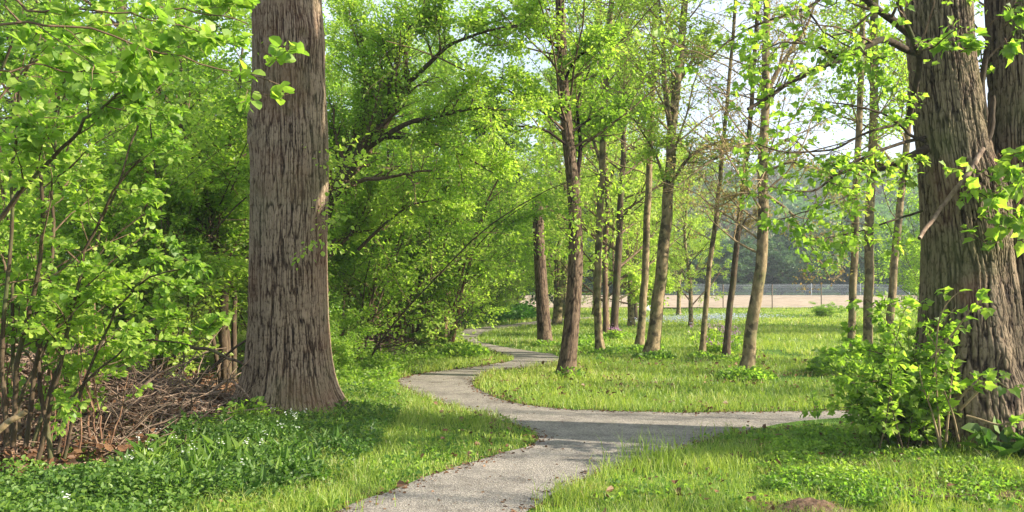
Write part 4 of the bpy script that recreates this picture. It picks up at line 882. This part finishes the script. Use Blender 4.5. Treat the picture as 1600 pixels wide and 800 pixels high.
gx, gy, gz = herbs('wild_garlic', 6500, [(100, 850), (120, 790), (200, 730), (300, 680), (400, 655), (520, 650), (560, 690), (520, 740), (400, 780), (260, 900)], 'dark lance leaved wild garlic carpet below the thick trunk', 'wild garlic', .08, .145, LANCE, 'herb', 401, 1.0, .36, stand=1.1, droop=.55, tilt=.5)
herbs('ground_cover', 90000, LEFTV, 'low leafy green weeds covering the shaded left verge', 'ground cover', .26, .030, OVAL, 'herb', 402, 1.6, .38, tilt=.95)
herbs('lady_smock_leaves', 26000, LEFTV, 'small pale green leaflets mixed among the weeds of the left verge', 'ground cover', .22, .03, DIAM, 'mid', 409, 2.2, .40)
herbs('nettles', 62000, [(-250, 960), (-250, 760), (60, 775), (180, 780), (300, 790), (200, 960)], 'fresh green nettles in the bottom left corner', 'nettles', 0.32, .032, OVAL, 'herb', 403, 1.0, .34)  # dark herb colour stands in for the shade below the hazel
herbs('verge_weeds', 22000, [(530, 590), (560, 560), (640, 545), (720, 548), (735, 556), (640, 572), (600, 600), (560, 640)], 'low weeds along the wood edge between trunk and hazel clump', 'weeds', .3, .05, OVAL, 'fresh', 404, 1.6, .38)
herbs('clover_patch', 32000, [(1180, 760), (1200, 690), (1330, 680), (1480, 700), (1560, 720), (1600, 790), (1400, 800)], 'low clover and weeds below the leafy shoots', 'weeds', .14, .028, OVAL, 'mid', 405, 2.0, .42)
herbs('dock_leaves', 900, [(1500, 745), (1500, 700), (1560, 690), (1700, 690), (1760, 745)], 'broad leaved plants at the foot of the twin trunk', 'plants', .24, .13, OVAL, 'herb', 406, 1.0, .25, stand=.9)
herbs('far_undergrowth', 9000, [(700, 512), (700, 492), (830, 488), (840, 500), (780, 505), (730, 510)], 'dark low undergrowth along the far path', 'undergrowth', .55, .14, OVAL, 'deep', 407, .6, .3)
herbs('trunk_foot_weeds', 9000, [(880, 548), (900, 525), (1000, 525), (1060, 555), (1010, 575), (940, 565)], 'tufts of weeds round the feet of the middle trunks', 'weeds', .2, .07, OVAL, 'mid', 408, 1.4, .5)

# white garlic flowers
def starflowers(name, label, x, y, z, size, mat, cat, seed, petals=6, group=None):
    r = np.random.default_rng(seed); V, F = [], []; off = 0; n = len(x)
    a = np.arange(petals) * 2 * PI / petals
    d = np.stack([np.cos(a), np.sin(a), .35 + 0 * a], 1)
    Pp = np.repeat(np.stack([x, y, z], 1), petals, 0); dd = nrm(np.tile(d, (n, 1)) + .3 * r.standard_normal((n * petals, 3)))
    V, Q, T, ti = leaves(Pp, dd, size, DIAM, .3, droop=.1); return tag(mk(name, V, Q, T, mat, None, ti), label, cat, group, 'stuff')
white = leafmat('white_petal', [(0, (.7, .72, .68)), (1, (.85, .86, .82))], .3, (1, 1, 1))
pink = leafmat('pink_petal', [(0, (.45, .18, .42)), (1, (.62, .34, .60))], .3, (1, 1, 1))
lav = leafmat('pale_violet_petal', [(0, (.42, .45, .62)), (1, (.6, .62, .75))], .3, (1, 1, 1))
k = np.random.default_rng(3).choice(len(gx), 40, replace=False)
m_ = fbm(gx[k] * 1.2, gy[k] * 1.2, 0, 88, 2) > .42; k = k[m_]
rep = np.repeat(k, 4); rr_ = np.random.default_rng(2)
starflowers('garlic_flowers', 'small white flower heads above the wild garlic leaves', gx[rep] + .015 * rr_.standard_normal(len(rep)), gy[rep] + .015 * rr_.standard_normal(len(rep)), terr(gx[rep], gy[rep]) + .24 + .05 * rr_.random(len(rep)), .010, white, 'flowers', 1)
# pale violet bloom strip on the far meadow
r = np.random.default_rng(91); n = 1500; c0 = G(1020, 507); c1 = G(1170, 497); t = r.random(n)
x = c0[0] + (c1[0] - c0[0]) * t + .9 * r.standard_normal(n); y = c0[1] + (c1[1] - c0[1]) * t + 1.0 * r.standard_normal(n)
starflowers('meadow_flowers', 'strip of tiny pale violet flowers on the far meadow', x, y, .13 + .04 * r.random(n), .035, lav, 'flowers', 2, 4)
# pink flowering plants
def pinkplant(px, py, hgt, label, seed, w=.35):
    r = np.random.default_rng(seed); c = G(px, py); o = root('flowering_plant', (c[0], c[1], 0), label, 'plant', 'pink flowering plants in the meadow')
    n = 16; a = r.random(n) * 2 * PI; b = np.stack([np.cos(a), np.sin(a), 0 * a], 1) * (w * r.random(n))[:, None]
    S = b[:, None, :] * (1 + np.linspace(0, .5, 5)[None, :, None]) + np.linspace(0, 1, 5)[None, :, None] * UP * (hgt * (.7 + .4 * r.random(n)))[:, None, None]
    v, q = tubes(S, np.full((n, 5), .004), 4); mk('stem', v, q, None, LF['herb'], o)
    p, d = leafpos(S, 22, 0, .8, .1, r); mkleaves('foliage', p, d, .07, OVAL, LF['fresh'], o, (0, 0, 0), .6, seed)
    t = np.repeat(S[:, -1], 9, 0) + .03 * r.standard_normal((n * 9, 3)); V, Q, T, ti = leaves(t, nrm(r.standard_normal((len(t), 3))), .03, DIAM, 1); mk('blossom', V, Q, T, pink, o, ti)
pinkplant(1112, 548, .55, 'pink flowered plant right of the crooked young tree', 1); pinkplant(1145, 552, .5, 'pink flowered plant at the foot of the thin dark trunk', 2)
pinkplant(965, 532, .3, 'tiny pink flowered plant at the foot of the brown leafy trunk', 3, .15)
pinkplant(1122, 556, .3, 'smallest low flowered plant between the two thin trunks', 4, .2)
# leaf tufts round trunk feet: individual plants
def tuft(px, py, rad, hgt, n, lsz, mat, label, name, tpl=OVAL, seed=1, stand=1., cat='plant', group=None):
    r = np.random.default_rng(seed); c = G(px, py); a = r.random(n) * 2 * PI; q_ = rad * np.sqrt(r.random(n))
    pos = np.stack([np.cos(a) * q_, np.sin(a) * q_, hgt * r.random(n) * (1 - (q_ / rad) ** 2 * .7)], 1)
    d = nrm(np.stack([np.cos(a), np.sin(a), stand * (.3 + r.random(n))], 1) + .4 * r.standard_normal((n, 3)))
    z = float(terr(*c)); o = mk(name, *leaves(pos, d, lsz * (.6 + .8 * r.random(n)), tpl, .6, droop=.4)[:3], LF[mat], None, None)
    nf = len(o.data.polygons); at = o.data.attributes.new('tint', 'FLOAT', 'FACE'); at.data.foreach_set('value', r.random(nf).astype(np.float32)); o.location = (c[0], c[1], z); return tag(o, label, cat, group)
tuft(1167, 594, .42, .2, 700, .07, 'mid', 'leafy weeds growing round the foot of the curved pale tree', 'weed_tuft', seed=1)
tuft(1325, 585, .6, .45, 1500, .07, 'mid', 'dark weeds at the foot of the mottled thin trunk', 'weed_tuft', seed=2)
tuft(888, 592, .25, .18, 300, .06, 'mid', 'small weeds round the foot of the dark furrowed tree', 'weed_tuft', seed=3)
tuft(1022, 562, .4, .15, 500, .07, 'mid', 'small weeds round the foot of the forked tree', 'weed_tuft', seed=4)
tuft(491, 648, .10, .32, 60, .07, 'mid', 'single young seedling in front of the thick trunk foot', 'seedling', seed=5)
tuft(725, 560, .5, .35, 1200, .07, 'mid', 'leafy weeds at the right foot of the hazel clump', 'weed_tuft', seed=6)
for i_, (px, py, lb) in enumerate([(940, 556, 'weeds at the foot of the slim straight trunk'), (999, 549, 'weeds at the foot of the pale straight trunk'), (1096, 560, 'weeds at the foot of the crooked young tree'), (1134, 565, 'weeds at the foot of the thin dark trunk'), (852, 541, 'weeds at the foot of the broken off trunk'), (535, 650, 'weeds at the right foot of the thick left trunk'), (385, 668, 'weeds at the left foot of the thick left trunk')]):
    tuft(px, py, .28 + .1 * (py > 600), .14 + .12 * (py > 600), 320, .055, 'mid', lb, 'weed_tuft', seed=20 + i_)
# tall grass tufts at the path edge
def gtuft(px, py, n, h, rad, label, seed):
    r = np.random.default_rng(seed); c = G(px, py); x = rad * r.standard_normal(n); y = rad * .6 * r.standard_normal(n)
    v, q, t, ti = blades(x, y, 0 * x, h * (.4 + .7 * r.random(n)), .006 + 0 * x, .15 + .5 * r.random(n), r, .3 + .3 * r.random(n))
    o = mk('grass_tuft', v, q, t, LF['grass'], None, ti); o.location = (c[0], c[1], 0); tag(o, label, 'grass tuft', 'tall grass tufts at the path edge')
for i, (px, py, n, h, rd, lb) in enumerate([(1010, 728, 130, .34, .14, 'tallest grass tuft sticking up at the right path edge'), (958, 760, 70, .26, .1, 'grass tuft nearer than the tallest one at the right path edge'), (1062, 722, 80, .24, .12, 'grass tuft right of the tallest one at the path corner'), (890, 790, 90, .2, .12, 'lowest grass tuft at the bottom edge beside the path'),
                                      (1130, 690, 100, .22, .2, 'grass tuft on the upper corner of the right lawn'), (480, 795, 150, .2, .2, 'grass tuft left of the path at the bottom edge'), (540, 748, 110, .2, .2, 'grass tuft on the left verge below the thick trunk'), (1420, 790, 140, .2, .22, 'grass tuft in the lower right lawn')]):
    gtuft(px, py, n, h, rd, lb, 500 + i)
# molehills and bare earth
soil = barkmat('bare_earth', (.06, .035, .022), (.13, .08, .05), (.22, .15, .1), 30, 1, .8)
for i, (px, py, s, h, lb) in enumerate([(1262, 797, .17, .055, 'brown molehill at the bottom edge of the right lawn'), (1262, 694, .2, .03, 'flat patch of bare earth on the right lawn near the path'), (1560, 752, .5, .03, 'bare earth patch below the twin trunk'), (1265, 735, .22, .025, 'bare earth patch in the middle of the right lawn')]):
    c = G(px, py); g_ = np.linspace(-1.3, 1.3, 40); X, Y = np.meshgrid(g_, g_); R_ = np.sqrt(X ** 2 + Y ** 2)
    Z = h * (1 - sstep(.2, 1.1, R_ + .5 * (fbm(X * 2, Y * 2, i, 5) - .5))) + (.045 if h > .05 else .012) * (fbm(X * 9, Y * 9, i, 8, 4) - .35) * (R_ < 1.2) - .01
    i_ = np.arange(39)[:, None]; j_ = np.arange(39)[None]; q = np.stack([i_ * 40 + j_, i_ * 40 + j_ + 1, (i_ + 1) * 40 + j_ + 1, (i_ + 1) * 40 + j_], -1).reshape(-1, 4)
    zt = float(terr(*c)); o = mk('molehill' if h > .05 else 'earth_patch', np.stack([X * s * 1.5, Y * s, Z], -1).reshape(-1, 3), q, None, soil, smooth=True); o.location = (c[0], c[1], zt + .012); tag(o, lb, 'molehill' if h > .05 else 'bare earth')
# litter and pebbles on the path
r = np.random.default_rng(95); n = 2600; x = -3 + 9 * r.random(n); y = 4.5 + 9 * r.random(n); k = in_path(x, y) & (r.random(n) < .25 + .75 * ~in_path(x + .25, y - .1)); x, y = x[k], y[k]
V, Q, T, ti = leaves(np.stack([x, y, .012 + 0 * x], 1), nrm(r.standard_normal((len(x), 3)) * [1, 1, .1]), .012 + .028 * r.random(len(x)), OVAL, .3, fold=.1)
tag(mk('path_litter', V, Q, T, LF['dry'], None, ti), 'brown leaf bits scattered on the grey path', 'leaf litter', kind='stuff')
ed = PATHD[(PATHD[:, 1] < 16) & (PATHD[:, 0] < 9)]; rep = np.repeat(ed, 14, 0) + .07 * r.standard_normal((len(ed) * 14, 2))
V, Q, T, ti = leaves(np.column_stack([rep, np.full(len(rep), .014)]), nrm(r.standard_normal((len(rep), 3)) * [1, 1, .15]), .012 + .03 * r.random(len(rep)), OVAL, .4, fold=.1)
tag(mk('edge_litter', V, Q, T, LF['dry'], None, ti), 'band of brown leaf crumbs along the path edges', 'leaf litter', kind='stuff')

r = np.random.default_rng(97); x, y = grass_pts(4, 18, 26, r); k = ~in_path(x, y) & (fbm(x * .8, y * .8, 0, 71, 2) > .42); x, y = x[k], y[k]
V, Q, T, ti = leaves(np.stack([x, y, terr(x, y) + .03 + .05 * r.random(len(x))], 1), nrm(r.standard_normal((len(x), 3)) * [1, 1, .3]), .03 + .05 * r.random(len(x)), OVAL, .6)
tag(mk('fallen_leaves', V, Q, T, LF['dry'], None, ti), 'old brown leaves lying scattered in the grass', 'fallen leaves', kind='stuff')
x, y = grass_pts(4, 9.5, 60, r); k = ~in_path(x, y) & (fbm(x * 1.3, y * 1.3, 0, 73, 2) > .5); x, y = x[k], y[k]; x = np.repeat(x, 5) + .03 * r.standard_normal(len(x) * 5); y = np.repeat(y, 5) + .03 * r.standard_normal(len(y) * 5)
V, Q, T, ti = leaves(np.stack([x, y, terr(x, y) + .02 + .04 * r.random(len(x))], 1), nrm(r.standard_normal((len(x), 3)) * [1, 1, .3] + [0, 0, .6]), .022 + .028 * r.random(len(x)), OVAL, .6, tint=r.random(len(x)))
tag(mk('lawn_weeds', V, Q, T, LF['mid'], None, ti), 'small broad leaved weeds dotted through the grass', 'weeds', kind='stuff')
# ================================================================== far fence, field-edge posts, bluish lump
metal = plain('galvanised', (.45, .48, .5), .5, .3); wood = plain('weathered_post', (.16, .12, .09), .9)
def wirefence(x0, x1, y, h, n, label, name, mat, wires, nmesh=0):
    o = root(name, (x0, y, 0), label, 'fence'); xs = np.linspace(0, x1 - x0, n); 
    for x in xs:
        L = np.array([[x, 0, -.05], [x, 0, h * .5], [x, 0, h]])[None]; v, q = tubes(L, np.full((1, 3), .03), 8); mk('post', v, q, None, mat, o, smooth=True)
    zs = np.linspace(.15, h - .08, wires); Ls = np.array([[[0, 0, z], [(x1 - x0) / 2, 0, z - .01], [x1 - x0, 0, z]] for z in zs]); v, q = tubes(Ls, np.full(Ls.shape[:2], .006), 4)
    parts = [(v, q)]
    if nmesh:
        a = np.linspace(0, x1 - x0, nmesh); w_ = (x1 - x0) / nmesh * 9
        Lm = np.concatenate([np.array([[[t, .0, .1], [t + w_ / 2, 0, h / 2], [t + w_, 0, h - .08]] for t in a]), np.array([[[t + w_, .0, .1], [t + w_ / 2, 0, h / 2], [t, 0, h - .08]] for t in a])])
        parts.append(tubes(Lm, np.full(Lm.shape[:2], .006), 3))
    v, q = joinT(parts); mk('wire_mesh', v, q, None, metal, o)
wirefence(14, 50, 76.5, 1.15, 9, 'pale wire mesh fence with posts behind the ploughed field', 'mesh_fence', metal, 4, 520)
wirefence(P(1124, 480, 44)[0], P(1350, 480, 44)[0], 43.2, 1.3, 4, 'thin dark post and wire fence at the near edge of the field', 'wire_fence', wood, 3)
# lump standing in for an unidentified bluish thing at the field edge
import random
bm = bmesh.new(); bmesh.ops.create_icosphere(bm, subdivisions=4, radius=1)
for v_ in bm.verts:
    c = v_.co; f_ = 1 + .25 * (float(vn(c.x * 1.5 + 5, c.y * 1.5, c.z * 1.5, 6)) - .5) + .06 * float(vn(c.x * 6, c.y * 6, c.z * 6, 7)); v_.co = Vector((c.x * .35 * f_, c.y * .3 * f_, max(-.05, c.z * .26 * f_)))
me = bpy.data.meshes.new('lump'); bm.to_mesh(me); bm.free(); me.materials.append(plain('blue_grey', (.4, .43, .47), .8)); me.polygons.foreach_set('use_smooth', [True] * len(me.polygons))
st = bpy.data.objects.new('lump', me); sc.collection.objects.link(st); c = G(1010, 486); st.location = (c[0], c[1], .05); tag(st, 'blue grey boulder at the meadow edge between the middle trunks', 'lump')

# ================================================================== haze
hm = bpy.data.materials.new('haze_air'); hm.use_nodes = True; hn = hm.node_tree; hn.nodes.clear()
ho = hn.nodes.new('ShaderNodeOutputMaterial'); hv = hn.nodes.new('ShaderNodeVolumePrincipled'); hv.inputs['Density'].default_value = .0009
hv.inputs['Color'].default_value = (.82, .9, 1, 1); hv.inputs['Anisotropy'].default_value = .2; hn.links.new(hv.outputs[0], ho.inputs['Volume'])
bm = bmesh.new(); bmesh.ops.create_cube(bm, size=1); me = bpy.data.meshes.new('haze'); bm.to_mesh(me); bm.free(); me.materials.append(hm)
hz = bpy.data.objects.new('haze', me); sc.collection.objects.link(hz); hz.location = (0, 370, 29); hz.scale = (1400, 1100, 60); tag(hz, kind='stuff')
